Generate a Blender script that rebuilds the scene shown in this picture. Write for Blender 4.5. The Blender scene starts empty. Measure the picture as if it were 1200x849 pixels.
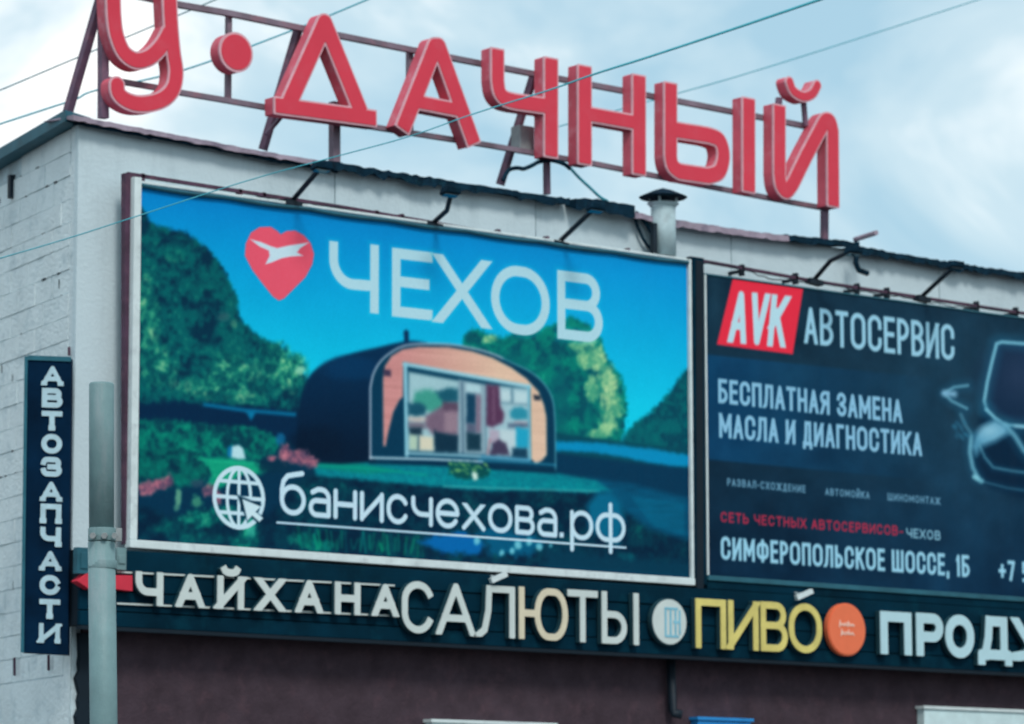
import bpy, math, random
import numpy as np
from mathutils import Vector, Matrix
from mathutils.geometry import tessellate_polygon
random.seed(7); RNG = np.random.default_rng(11)
scene = bpy.context.scene

# ------------------------------------------------------------------ camera
F_PX, YAW, PITCH, ROLL = 4289.9, 0.6843, 0.14265, -0.00214
Z0 = 4.387                                  # underside of the left billboard above the ground
CAM = np.array([-16.2588, -24.7372, 1.60])
def _axes():
    f = np.array([math.sin(YAW)*math.cos(PITCH), math.cos(YAW)*math.cos(PITCH), math.sin(PITCH)])
    r = np.array([math.cos(YAW), -math.sin(YAW), 0.0]); u = np.cross(r, f)
    c, s = math.cos(ROLL), math.sin(ROLL)
    return c*r+s*u, -s*r+c*u, f
AR, AU, AF = _axes()
cam_data = bpy.data.cameras.new('camera'); cam = bpy.data.objects.new('camera', cam_data)
scene.collection.objects.link(cam); scene.camera = cam
cam_data.sensor_width = 36; cam_data.lens = F_PX/1200*36
cam_data.clip_start = 0.5; cam_data.clip_end = 5000
cam.matrix_world = Matrix(((AR[0], AU[0], -AF[0], CAM[0]), (AR[1], AU[1], -AF[1], CAM[1]), (AR[2], AU[2], -AF[2], CAM[2]), (0, 0, 0, 1)))
cam_data.dof.use_dof = True                 # the photograph is a little out of focus
cam_data.dof.focus_distance = 20.0
cam_data.dof.aperture_fstop = 3.4

# ------------------------------------------------------------------ sky, sun, exposure
SUN_EL, SUN_AZ = math.radians(46), math.radians(200)     # azimuth clockwise from +Y: the sun stands behind the camera's left shoulder
world = bpy.data.worlds.new('World'); scene.world = world; world.use_nodes = True
wn = world.node_tree.nodes; wl = world.node_tree.links
bg = wn['Background']; bg.inputs['Strength'].default_value = 0.125
sky = wn.new('ShaderNodeTexSky'); sky.sky_type = 'NISHITA'; sky.sun_disc = False
sky.sun_elevation = SUN_EL; sky.sun_rotation = SUN_AZ
sky.air_density = 1.0; sky.dust_density = 2.0
tc = wn.new('ShaderNodeTexCoord')
mp = wn.new('ShaderNodeMapping'); mp.inputs['Scale'].default_value = (1, 1, 1.5); mp.inputs['Location'].default_value = (0.485, -0.005, 0.335)
wl.new(tc.outputs['Generated'], mp.inputs['Vector'])
n1 = wn.new('ShaderNodeTexNoise'); n1.inputs['Scale'].default_value = 7.5; n1.inputs['Detail'].default_value = 6; n1.inputs['Roughness'].default_value = 0.55; n1.inputs['Distortion'].default_value = 0.4
wl.new(mp.outputs['Vector'], n1.inputs['Vector'])
cr = wn.new('ShaderNodeValToRGB'); e = cr.color_ramp
e.elements[0].position = 0.40; e.elements[0].color = (2.55, 4.0, 4.8, 1)
e.elements[1].position = 0.66; e.elements[1].color = (8.4, 8.2, 7.8, 1)
m1 = e.elements.new(0.52); m1.color = (3.9, 5.0, 5.45, 1)
wl.new(n1.outputs['Fac'], cr.inputs['Fac'])
mx = wn.new('ShaderNodeMix'); mx.data_type = 'RGBA'; mx.inputs['Factor'].default_value = 0.86
wl.new(sky.outputs['Color'], mx.inputs['A']); wl.new(cr.outputs['Color'], mx.inputs['B'])
wl.new(mx.outputs['Result'], bg.inputs['Color'])
sun_d = bpy.data.lights.new('sun', 'SUN'); sun_d.energy = 1.25; sun_d.angle = math.radians(14); sun_d.color = (1.0, 0.96, 0.9)
sun = bpy.data.objects.new('sun', sun_d); scene.collection.objects.link(sun)
sd = Vector((math.sin(SUN_AZ)*math.cos(SUN_EL), math.cos(SUN_AZ)*math.cos(SUN_EL), math.sin(SUN_EL)))
sun.rotation_euler = sd.to_track_quat('Z', 'Y').to_euler()
scene.view_settings.view_transform = 'Standard'; scene.view_settings.look = 'None'
scene.view_settings.exposure = 0.42; scene.view_settings.gamma = 1.0

# ------------------------------------------------------------------ helpers
def ray(px, py):
    return AF*F_PX + AR*(px-600) - AU*(py-424.5)
def at(px, py, Y=0.0):
    """point of the vertical plane y = Y seen at photograph pixel (px, py)"""
    d = ray(px, py); t = (Y-CAM[1])/d[1]
    return CAM + d*t
def at_plane(px, py, p0, n):
    d = ray(px, py); t = np.dot(np.array(p0)-CAM, n)/np.dot(d, n)
    return CAM + d*t
def photo(P):
    d = np.asarray(P)-CAM; z = d@AF
    return 600+F_PX*(d@AR)/z, 424.5-F_PX*(d@AU)/z

def srgb(c, k=1.0):
    o = []
    for v in c:
        v = v/255; v = v/12.92 if v <= .04045 else ((v+.055)/1.055)**2.4
        o.append(min(v/k, .95))
    return tuple(o)

def mat(name, col, rough=.6, metal=0, noise=.12, scale=6, bump=.0, bscale=60, dirt=None, dirt_amt=.0, spec=.3, streak=False):
    m = bpy.data.materials.new(name); m.use_nodes = True; N = m.node_tree.nodes; L = m.node_tree.links
    b = N['Principled BSDF']; b.inputs['Roughness'].default_value = rough; b.inputs['Metallic'].default_value = metal
    b.inputs['Specular IOR Level'].default_value = spec
    tc = N.new('ShaderNodeNewGeometry'); mp = N.new('ShaderNodeMapping')
    L.new(tc.outputs['Position'], mp.inputs['Vector'])
    nz = N.new('ShaderNodeTexNoise'); nz.inputs['Scale'].default_value = scale; nz.inputs['Detail'].default_value = 8; nz.inputs['Roughness'].default_value = .62
    L.new(mp.outputs['Vector'], nz.inputs['Vector'])
    r = N.new('ShaderNodeValToRGB')
    r.color_ramp.elements[0].position = .3; r.color_ramp.elements[1].position = .7
    r.color_ramp.elements[0].color = tuple(max(0, c*(1-noise)) for c in col)+(1,)
    r.color_ramp.elements[1].color = tuple(min(1, c*(1+noise)) for c in col)+(1,)
    L.new(nz.outputs['Fac'], r.inputs['Fac']); out = r.outputs['Color']
    if dirt is not None:
        mp2 = N.new('ShaderNodeMapping'); mp2.inputs['Scale'].default_value = (1, 1, .18) if streak else (1, 1, 1)
        L.new(tc.outputs['Position'], mp2.inputs['Vector'])
        n2 = N.new('ShaderNodeTexNoise'); n2.inputs['Scale'].default_value = scale*1.7; n2.inputs['Detail'].default_value = 9; n2.inputs['Roughness'].default_value = .7
        L.new(mp2.outputs['Vector'], n2.inputs['Vector'])
        r2 = N.new('ShaderNodeValToRGB'); r2.color_ramp.elements[0].position = .52; r2.color_ramp.elements[1].position = .74
        r2.color_ramp.elements[0].color = (0, 0, 0, 1); r2.color_ramp.elements[1].color = (dirt_amt,)*3+(1,)
        L.new(n2.outputs['Fac'], r2.inputs['Fac'])
        mm = N.new('ShaderNodeMix'); mm.data_type = 'RGBA'
        L.new(r2.outputs['Color'], mm.inputs['Factor']); L.new(out, mm.inputs['A']); mm.inputs['B'].default_value = tuple(dirt)+(1,)
        out = mm.outputs['Result']
    L.new(out, b.inputs['Base Color'])
    if bump > 0:
        n3 = N.new('ShaderNodeTexNoise'); n3.inputs['Scale'].default_value = bscale; n3.inputs['Detail'].default_value = 5
        L.new(tc.outputs['Position'], n3.inputs['Vector'])
        bp = N.new('ShaderNodeBump'); bp.inputs['Strength'].default_value = bump; bp.inputs['Distance'].default_value = .02
        L.new(n3.outputs['Fac'], bp.inputs['Height']); L.new(bp.outputs['Normal'], b.inputs['Normal'])
    return m
M = {
 'plaster': mat('plaster', (.59, .71, .76), .9, noise=.05, scale=1.3, bump=.25, bscale=30, dirt=(.34, .43, .47), dirt_amt=.5, streak=True),
 'block': mat('painted_block', (.80, .89, .915), .9, noise=.07, scale=2.5, bump=.6, bscale=30, dirt=(.48, .60, .65), dirt_amt=.8),
 'mortar': mat('mortar', (.55, .67, .72), .95, noise=.3, scale=6, bump=.4),
 'brown_wall': mat('brown_wall', (.060, .042, .054), .9, noise=.25, scale=4, bump=.5, bscale=40, dirt=(.10, .06, .075), dirt_amt=.8, spec=.1),
 'coping_pink': mat('faded_pink_flashing', (.36, .29, .36), .6, noise=.25, scale=3, dirt=(.12, .10, .16), dirt_amt=.9),
 'coping_dark': mat('dark_roofing_felt', (.003, .022, .042), .8, noise=.5, scale=9, bump=.6, dirt=(.01, .07, .10), dirt_amt=.6, spec=.1),
 'teal_metal': mat('dark_teal_metal', (.02, .115, .16), .55, noise=.3, scale=3),
 'rust': mat('purple_brown_steel', (.075, .035, .065), .6, noise=.35, scale=6, dirt=(.20, .09, .12), dirt_amt=.7),
 'rail': mat('weathered_rail_steel', (.20, .15, .19), .6, noise=.4, scale=2.5, dirt=(.42, .16, .20), dirt_amt=.8),
 'black': mat('black_metal', (.008, .018, .03), .6, noise=.3),
 'fascia': mat('dark_teal_cladding', (.0005, .022, .042), .8, noise=.35, scale=2, dirt=(.002, .05, .08), dirt_amt=.6, spec=.06),
 'fascia_dark': mat('fascia_shadow_gap', (.003, .012, .022), .8),
 'red_face': mat('red_acrylic', (.72, .052, .088), .5, noise=.05, scale=2, dirt=(.70, .10, .14), dirt_amt=.6, spec=.2),
 'red_side': mat('faded_red_return', (.66, .10, .15), .6, noise=.15, scale=3, dirt=(.72, .34, .40), dirt_amt=.75),
 'trim': mat('pale_pink_trim', (.74, .40, .46), .5, noise=.15, scale=9),
 'rack': mat('sky_washed_steel', (.15, .09, .14), .6, noise=.35, scale=4, dirt=(.36, .17, .22), dirt_amt=.7),  # purple steel with the blur of bright sky lightened into its colour
 'frame_white': mat('dirty_white_frame', (.66, .75, .76), .6, noise=.12, scale=5, dirt=(.33, .37, .4), dirt_amt=.6),
 'post': mat('galvanised_post', (.17, .28, .295), .5, noise=.16, scale=4, dirt=(.34, .37, .40), dirt_amt=.55, streak=True, bump=.15),
 'letter_white': mat('off_white_letter', (0.594, 0.666, 0.648), .5, noise=.06, scale=5),
 'letter_lit': mat('lit_tint_letter', (0.702, 0.630, 0.468), .5, noise=.06),  # warm tint of a lit letter, painted into its colour
 'letter_yellow': mat('yellow_letter', (0.702, 0.594, 0.180), .5, noise=.12, scale=6),
 'letter_cyan': mat('pale_cyan_letter', (0.468, 0.684, 0.747), .5, noise=.05),
 'letter_side': mat('dark_letter_return', (.015, .06, .08), .6),
 'stencil': mat('dim_white_letter', (.44, .62, .70), .6, noise=.12, scale=12),
 'orange': mat('orange_plastic', (0.855, 0.180, 0.077), .5, noise=.05),
 'arrow_red': mat('red_arrow', (.62, .03, .06), .5, noise=.06),
 'navy': mat('navy_sign', (.0008, .015, .042), .8, noise=.4, scale=2.5, spec=.06),
 'navy_edge': mat('navy_sign_edge', (.02, .13, .18), .5, noise=.2),
 'vent': mat('pale_vent_pipe', (.44, .58, .62), .5, noise=.15, scale=6, dirt=(.2, .25, .28), dirt_amt=.6),
 'wire': mat('cable', (.05, .16, .2), .6), 'wire_teal': mat('teal_cable', (.05, .36, .45), .5),
 'blue': mat('blue_panel', (.02, .25, .62), .5), 'pale_panel': mat('pale_panel', (.60, .76, .78), .5, noise=.1),
 'asphalt': mat('asphalt', (.05, .05, .052), .9, noise=.3, scale=1, bump=.6), 'pavement': mat('pavement', (.25, .25, .25), .9, noise=.2, scale=2, bump=.4),
 'kerb': mat('kerb', (.33, .33, .32), .9, noise=.2), 'roofing': mat('roofing_sheet', (.06, .07, .08), .9, noise=.3),
 'box_grey': mat('grey_box', (.30, .33, .34), .6, noise=.2, scale=9),
 'glass': mat('dark_glass', (.02, .04, .05), .1, noise=.1, spec=.5),
}

class MB:
    def __init__(s): s.v = []; s.f = []; s.mi = []
    def add(s, vs, fs, mi=0):
        o = len(s.v); s.v += [tuple(map(float, p)) for p in vs]; s.f += [tuple(i+o for i in f) for f in fs]; s.mi += [mi]*len(fs)
    def hexa(s, P, mi=0):      # 8 points: bottom ring 0-3, top ring 4-7
        s.add(P, [(0, 3, 2, 1), (4, 5, 6, 7), (0, 1, 5, 4), (1, 2, 6, 5), (2, 3, 7, 6), (3, 0, 4, 7)], mi)
    def box(s, x0, x1, y0, y1, z0, z1, mi=0):
        s.hexa([(x0, y0, z0), (x1, y0, z0), (x1, y1, z0), (x0, y1, z0), (x0, y0, z1), (x1, y0, z1), (x1, y1, z1), (x0, y1, z1)], mi)
    def bar(s, a, b, w, h=None, mi=0, up=(0, 0, 1)):
        h = h or w; a = Vector(a); b = Vector(b); d = (b-a).normalized(); up = Vector(up)
        if abs(d.dot(up)) > .95: up = Vector((0, 1, 0))
        r = d.cross(up).normalized(); u = r.cross(d)
        P = [p+r*sx*w/2+u*sz*h/2 for p in (a, b) for sx, sz in ((-1, -1), (1, -1), (1, 1), (-1, 1))]
        s.hexa(P, mi)
    def tube(s, pts, rad, n=10, mi=0, caps=True):
        pts = [Vector(p) for p in pts]; rs = rad if isinstance(rad, (list, tuple)) else [rad]*len(pts)
        V = []; prev = None
        for i, p in enumerate(pts):
            d = (pts[min(i+1, len(pts)-1)]-pts[max(i-1, 0)])
            if d.length < 1e-6: d = Vector((0, 0, 1))
            d.normalize()
            ref = Vector((0, 0, 1)) if abs(d.z) < .95 else Vector((1, 0, 0))
            r = d.cross(ref).normalized(); u = r.cross(d)
            V += [p+(r*math.cos(2*math.pi*k/n)+u*math.sin(2*math.pi*k/n))*rs[i] for k in range(n)]
        Fs = [(i*n+k, i*n+(k+1) % n, (i+1)*n+(k+1) % n, (i+1)*n+k) for i in range(len(pts)-1) for k in range(n)]
        if caps: Fs += [tuple(reversed(range(n))), tuple((len(pts)-1)*n+k for k in range(n))]
        s.add(V, Fs, mi)
    def mesh(s, name, mats, base=(0, 0, 0), bevel=0):
        me = bpy.data.meshes.new(name); b = Vector(base)
        me.from_pydata([tuple(Vector(v)-b) for v in s.v], [], s.f)
        for m in mats: me.materials.append(m)
        if len(mats) > 1: me.polygons.foreach_set('material_index', s.mi)
        me.update(); return me

def thing(name, label, cat, loc, group=None):
    o = bpy.data.objects.new(name, None); o.location = tuple(loc); scene.collection.objects.link(o)
    o.empty_display_size = .2; o['label'] = label; o['category'] = cat
    if group: o['group'] = group
    return o
def wloc(o):
    l = Vector(o.location)
    while o.parent: o = o.parent; l += Vector(o.location)
    return l
def part(name, mb, mats, parent=None, base=None, label=None, kind=None, bevel=0, smooth=False):
    """one mesh object; vertices are given in world space"""
    if not isinstance(mats, (list, tuple)): mats = [mats]
    if base is None:
        P = np.array(mb.v); base = (P.min(0)+P.max(0))/2
    me = mb.mesh(name, mats, base)
    o = bpy.data.objects.new(name, me); scene.collection.objects.link(o)
    o.location = tuple(Vector(base)-(wloc(parent) if parent else Vector()))
    if parent: o.parent = parent
    if label: o['label'] = label
    if kind: o['kind'] = kind
    if smooth: me.polygons.foreach_set('use_smooth', [len(p.vertices) == 4 for p in me.polygons])
    if bevel:
        bv = o.modifiers.new('bevel', 'BEVEL'); bv.width = bevel; bv.segments = 2; bv.limit_method = 'ANGLE'
    return o
def solo(name, label, cat, mb, mats, group=None, **k):
    P = np.array(mb.v); c = (P.min(0)+P.max(0))/2
    o = part(name, mb, mats, None, base=(c[0], c[1], P[:, 2].min()), **k); o['label'] = label; o['category'] = cat
    if group: o['group'] = group
    return o

def smooth_pts(pts, closed=False, n=6):
    P = [np.array(p, float) for p in pts]; out = []
    for i in range(len(P)-1):
        p0 = P[max(i-1, 0)]; p1 = P[i]; p2 = P[i+1]; p3 = P[min(i+2, len(P)-1)]
        for k in range(n):
            t = k/n; out.append(tuple(.5*((2*p1)+(-p0+p2)*t+(2*p0-5*p1+4*p2-p3)*t*t+(-p0+3*p1-3*p2+p3)*t**3)))
    return out+[tuple(P[-1])]

# ---------------- stroke glyphs: skeletons in a unit box, y up; each stroke is a polyline -------------
def arc(cx, cy, rx, ry, a0, a1, n=12):
    return [(cx+rx*math.cos(math.radians(a0+(a1-a0)*i/n)), cy+ry*math.sin(math.radians(a0+(a1-a0)*i/n))) for i in range(n+1)]
def glyph(ch, ax):
    """ax = width/height of the skeleton box; round corners stay round"""
    def c(rx_max, ry_max):             # corner radii inside the unit box
        r = min(rx_max*ax, ry_max); return r/ax, r
    def bowl(y0, y1, x1=1.0):          # right bowl from stem x=0
        rx, ry = c(x1*.75, (y1-y0)/2)
        return [(0, y1)]+arc(x1-rx, y1-ry, rx, ry, 90, 0)+arc(x1-rx, y0+ry, rx, ry, 0, -90)+[(0, y0)]
    def oval():
        rx, ry = c(.5, .5)
        p = arc(1-rx, 1-ry, rx, ry, 90, 0)+arc(1-rx, ry, rx, ry, 0, -90)+arc(rx, ry, rx, ry, 270, 180)+arc(rx, 1-ry, rx, ry, 180, 90)
        return p+[p[0]]
    g = {
     'А': [[(0, 0), (.5, 1), (1, 0)], [(.16, .3), (.84, .3)]], 'A': [[(0, 0), (.5, 1), (1, 0)], [(.16, .3), (.84, .3)]],
     'Б': [[(.92, 1), (0, 1), (0, 0)], bowl(0, .57)], 'В': [[(0, 0), (0, 1)], bowl(.53, 1, .93), bowl(0, .53)],
     'Г': [[(0, 0), (0, 1), (1, 1)]],
     'Д': [[(0, -.17), (0, 0), (1, 0), (1, -.17)], [(.14, 0), (.26, .5), (.3, 1), (.84, 1), (.84, 0)]],
     'Е': [[(1, 1), (0, 1), (0, 0), (1, 0)], [(0, .52), (.9, .52)]],
     'Ж': [[(.5, 0), (.5, 1)], [(0, 0), (1, 1)], [(0, 1), (1, 0)]],
     'И': [[(0, 1), (0, 0)], [(1, 0), (1, 1)], [(0, .03), (1, .97)]], 'Й': [[(0, 1), (0, 0)], [(1, 0), (1, 1)], [(0, .03), (1, .97)], arc(.5, 1.36, .30, .10, 180, 360, 8)],
     'К': [[(0, 0), (0, 1)], [(1, 1), (.12, .46)], [(.36, .6), (1, 0)]], 'K': [[(0, 0), (0, 1)], [(1, 1), (.08, .42)], [(.36, .6), (1, 0)]],
     'Л': [[(-.03, 0), (.1, .08), (.22, .5), (.25, 1), (1, 1), (1, 0)]],
     'М': [[(0, 0), (0, 1)], [(1, 1), (1, 0)], [(0, 1), (.5, .25), (1, 1)]],
     'Н': [[(0, 0), (0, 1)], [(1, 0), (1, 1)], [(0, .5), (1, .5)]], 'О': [oval()],
     'П': [[(0, 0), (0, 1), (1, 1), (1, 0)]], 'Р': [[(0, 0), (0, 1)], bowl(.44, 1)], 'Т': [[(0, 1), (1, 1)], [(.5, 0), (.5, 1)]],
     'Ф': [[(.5, 0), (.5, 1)]], 'Х': [[(0, 0), (1, 1)], [(0, 1), (1, 0)]], 'Ш': [[(0, 1), (0, 0), (1, 0), (1, 1)], [(.5, 0), (.5, 1)]],
     'Ь': [[(0, 1), (0, 0)], bowl(0, .57)], 'Ы': [[(0, 1), (0, 0)], [(1, 0), (1, 1)]],
     'Ю': [[(0, 0), (0, 1)], [(0, .5), (.36, .5)]], 'Я': [[(1, 0), (1, 1)], [(.4, .45), (0, 0)]],
     'V': [[(0, 1), (.5, 0), (1, 1)]], '1': [[(.35, .8), (.8, 1), (.8, 0)]], '7': [[(0, 1), (1, 1), (.35, 0)]],
     '-': [[(.1, .42), (.9, .42)]], '+': [[(0, .45), (1, .45)], [(.5, .15), (.5, .75)]], ',': [[(.5, .05), (.35, -.15)]], '.': [[(.45, .0), (.55, .0)]],
     'х': [[(0, 0), (1, 1)], [(0, 1), (1, 0)]], ' ': [],
    }
    if ch in g: out = [list(p) for p in g[ch]]
    else: out = []
    rx, ry = c(.5, .5)
    if ch == 'Ф':
        q = oval(); out.append([(x, .14+y*.72) for x, y in q])
    elif ch == 'Ю':
        q = oval(); out.append([(.36+x*.64, y) for x, y in q])
    elif ch == 'Ы':
        q = bowl(0, .57, .62); out.append(q)
    elif ch == 'Я':
        q = bowl(.45, 1); out.append([(1-x, y) for x, y in q])
    elif ch == 'С':
        a = 52; out = [[(1, 1-ry-.0)]+[] ]
        out = [arc(1-rx, 1-ry, rx, ry, 0 if ax < .55 else 28, 90)+arc(rx, 1-ry, rx, ry, 90, 180)+arc(rx, ry, rx, ry, 180, 270)+arc(1-rx, ry, rx, ry, 270, 360 if ax < .55 else 332)]
        if ax < .55: out[0] = [(1, .7)]+out[0]+[(1, .3)]
    elif ch == 'З':
        r1x, r1y = c(.5, .25)
        out = [[(0, .78)]+arc(r1x, 1-r1y, r1x, r1y, 165, 90)+arc(.95-r1x, 1-r1y, r1x, r1y, 90, -90)+[(.4, .5)],
               [(.4, .5)]+arc(1-r1x, r1y, r1x, r1y, 90, -90)+arc(r1x, r1y, r1x, r1y, 270, 195)+[(0, .22)]]
    elif ch == 'Ч':
        r1x, r1y = c(.8, .42)
        out = [[(1, 0), (1, 1)], [(0, 1)]+arc(r1x, .38+r1y, r1x, r1y, 180, 270)+[(1, .38)]]
    elif ch == 'У':
        out = [[(0, 1), (.5, .36)], [(1, 1), (.52, .3), (.38, .05), (.08, 0)]]
    elif ch == '9':
        out = [[(1, .5), (0, .5), (0, 1), (1, 1), (1, 0), (0, 0)]]
    elif ch == 'б':
        q = oval(); out = [[(x, y) for x, y in q], [(0, .5)]+[(0, .9), (.06, 1.2), (.25, 1.42), (.6, 1.5), (.92, 1.56)]]
    elif ch == 'а':
        q = bowl(0, .56); out = [[(1-x, y) for x, y in q], [(1, 0), (1, .62)]+arc(1-.42, .66, .42, .34, 0, 90)+[(.4, 1), (.1, .88)]]
    elif ch == 'е':
        out = [[(.03, .5), (1, .5)]+arc(1-rx, 1-ry, rx, ry, 0, 90)+arc(rx, 1-ry, rx, ry, 90, 180)+arc(rx, ry, rx, ry, 180, 270)+arc(1-rx, ry, rx, ry, 270, 325)]
    elif ch == 'р':
        q = oval(); out = [q, [(0, 1), (0, -.48)]]
    elif ch == 'ф':
        q = oval(); out = [q, [(.5, 1.42), (.5, -.48)]]
    return out
GW = dict({k: .72 for k in 'АБВГДЕЖЗИЙКЛМНОПРСТУФХЧШЬЫЮЯAVK'}, **{'Е': .62, 'Г': .6, 'М': .9, 'Ш': 1.0, 'Ю': 1.05, 'Ы': .95, 'Ф': .95, 'Ж': 1.05, 'Р': .66, 'Ь': .66, 'Б': .68, 'Т': .7,
          'О': .82, 'С': .76, '1': .4, '7': .6, '9': .66, '-': .4, '+': .6, ',': .22, '.': .16, ' ': .3, 'б': .86, 'а': .74, 'е': .84, 'р': .84, 'ф': 1.1})
LOWER = {'н': 'Н', 'и': 'И', 'с': 'С', 'ч': 'Ч', 'х': 'Х', 'о': 'О', 'в': 'В'}
LOWW = {'н': .8, 'и': .82, 'с': .76, 'ч': .76, 'х': .84, 'о': .88, 'в': .72}

class Stroke(list):
    clip = None            # (x0, bottom, top, slope): diagonals are cut level with the line of text
DIAG = set('АИЙКЛМХУЖЯAVKх')
def layout(text, quad, t, gap, slant=0.0):
    """strokes in metres for a line of text. quad = x0, top0, bot0, x1, top1, bot1 (metres)"""
    x0, t0, b0, x1, t1, b1 = quad; H = (t0-b0+t1-b1)/2
    ws = [LOWW.get(c, GW.get(c, .7)) for c in text]
    tot = sum(ws)+gap*(len(text)-1); k = (x1-x0)/tot; out = []; x = x0
    for c, w in zip(text, ws):
        W = w*k; sw = max(W-2*t, 1e-4); sh = max(H-2*t, 1e-4)
        for st in glyph(LOWER.get(c, c), sw/sh):
            pts = Stroke()
            if c in DIAG and not (c == 'Й' and min(v for u, v in st) > 1): pts.clip = (x0, b0, t0, (b1-b0)/(x1-x0))
            for (u, v) in st:
                X = x+t+u*sw; f = (X-x0)/(x1-x0); b = b0+(b1-b0)*f
                Z = b+t+v*sh
                pts.append((X+slant*(Z-b), Z))
            out.append(pts)
        x += W+gap*k
    return out

def sdf(strokes, X, Z, t, cap='butt', ext=True):
    """signed distance (approx.) from sample points to the union of strokes of half-width t"""
    D = np.full(X.shape, 9.0)
    for si, st in enumerate(strokes):
        n = len(st); w = t[si] if isinstance(t, (list, tuple)) else t; S = np.full(X.shape, 9.0)
        closed = n > 2 and abs(st[0][0]-st[-1][0])+abs(st[0][1]-st[-1][1]) < 1e-6
        clip = getattr(st, 'clip', None)
        for i in range(n-1):
            ax_, az = st[i]; bx, bz = st[i+1]; dx, dz = bx-ax_, bz-az; L = math.hypot(dx, dz)
            if L < 1e-6: continue
            dx /= L; dz /= L
            al = (X-ax_)*dx+(Z-az)*dz; pe = np.abs((X-ax_)*dz-(Z-az)*dx)
            if cap == 'round':
                q = np.clip(al, 0, L); d = np.hypot(al-q, pe)-w
            else:
                e0 = e1 = 0.0; k = (2.2 if clip and abs(dx) > .08 and abs(dz) > .08 else 1.0) if ext else 0
                if i == 0 and not closed: e0 = w*k
                if i == n-2 and not closed: e1 = w*k
                d = np.maximum(pe-w, np.maximum(-al-e0, al-L-e1))
            S = np.minimum(S, d)
            if cap != 'round' and (i < n-2 or closed):
                S = np.minimum(S, np.hypot(X-bx, Z-bz)-w)
                if i < n-2:      # square corner
                    cx, cz = st[i+2]; ex, ez = cx-bx, cz-bz; LL = math.hypot(ex, ez)
                    if LL > 1.5*w and L > 1.5*w and abs(dx*ex+dz*ez)/LL < .3 and LL > 1e-6:
                        lx, lz = (X-bx), (Z-bz)
                        u1 = np.abs(lx*dx+lz*dz); u2 = np.abs(lx*dz-lz*dx)
                        S = np.minimum(S, np.maximum(u1, u2)-w)
        if clip:
            zz = Z-clip[3]*(X-clip[0]); S = np.maximum(S, np.maximum(clip[1]-zz, zz-clip[2]))
        D = np.minimum(D, S)
    return D

def contours(Fd, x0, z0, h):
    """marching squares: closed loops of the zero level; Fd[j,i] at (x0+i*h, z0+j*h)"""
    inside = Fd < 0; ny, nx = Fd.shape; nxt = {}
    pt = {}
    def ep(i, j, a):        # edge point; a=0 horizontal edge from (i,j), a=1 vertical
        k = (i, j, a)
        if k not in pt:
            f0 = Fd[j, i]; f1 = Fd[j, i+1] if a == 0 else Fd[j+1, i]
            q = f0/(f0-f1)
            pt[k] = (x0+(i+(q if a == 0 else 0))*h, z0+(j+(q if a == 1 else 0))*h)
        return k
    code = inside[:-1, :-1]*1+inside[:-1, 1:]*2+inside[1:, 1:]*4+inside[1:, :-1]*8
    js, is_ = np.nonzero((code > 0) & (code < 15))
    T = {1: [('L', 'B')], 2: [('B', 'R')], 3: [('L', 'R')], 4: [('R', 'T')], 5: [('L', 'T'), ('R', 'B')], 6: [('B', 'T')], 7: [('L', 'T')],
         8: [('T', 'L')], 9: [('T', 'B')], 10: [('T', 'R'), ('B', 'L')], 11: [('T', 'R')], 12: [('R', 'L')], 13: [('R', 'B')], 14: [('B', 'L')]}
    T[5] = [('L', 'B'), ('R', 'T')]; T[10] = [('B', 'R'), ('T', 'L')]
    for j, i in zip(js, is_):
        j = int(j); i = int(i)
        E = {'B': (i, j, 0), 'T': (i, j+1, 0), 'L': (i, j, 1), 'R': (i+1, j, 1)}
        for a, b in T[int(code[j, i])]:
            nxt[ep(*E[b])] = ep(*E[a])
    loops = []; seen = set()
    for k0 in list(nxt):
        if k0 in seen: continue
        loop = []; k = k0
        while k not in seen:
            seen.add(k); loop.append(pt[k]); k = nxt.get(k)
            if k is None: break
        if len(loop) < 6: continue
        tol = h*.06; keep = [True]*len(loop)
        for _ in range(3):
            idx = [i for i in range(len(loop)) if keep[i]]; drop = False; last = False
            for q in range(len(idx)):
                if last: last = False; continue
                a = loop[idx[q-1]]; b = loop[idx[q]]; c2 = loop[idx[(q+1) % len(idx)]]
                L = math.hypot(c2[0]-a[0], c2[1]-a[1])
                if L < 1e-9: continue
                dd = abs((b[0]-a[0])*(c2[1]-a[1])-(b[1]-a[1])*(c2[0]-a[0]))/L
                if dd < tol and L < .6: keep[idx[q]] = False; drop = last = True
            if not drop: break
        lp = [loop[i] for i in range(len(loop)) if keep[i]]
        if len(lp) >= 3: loops.append(lp)
    return loops

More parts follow.
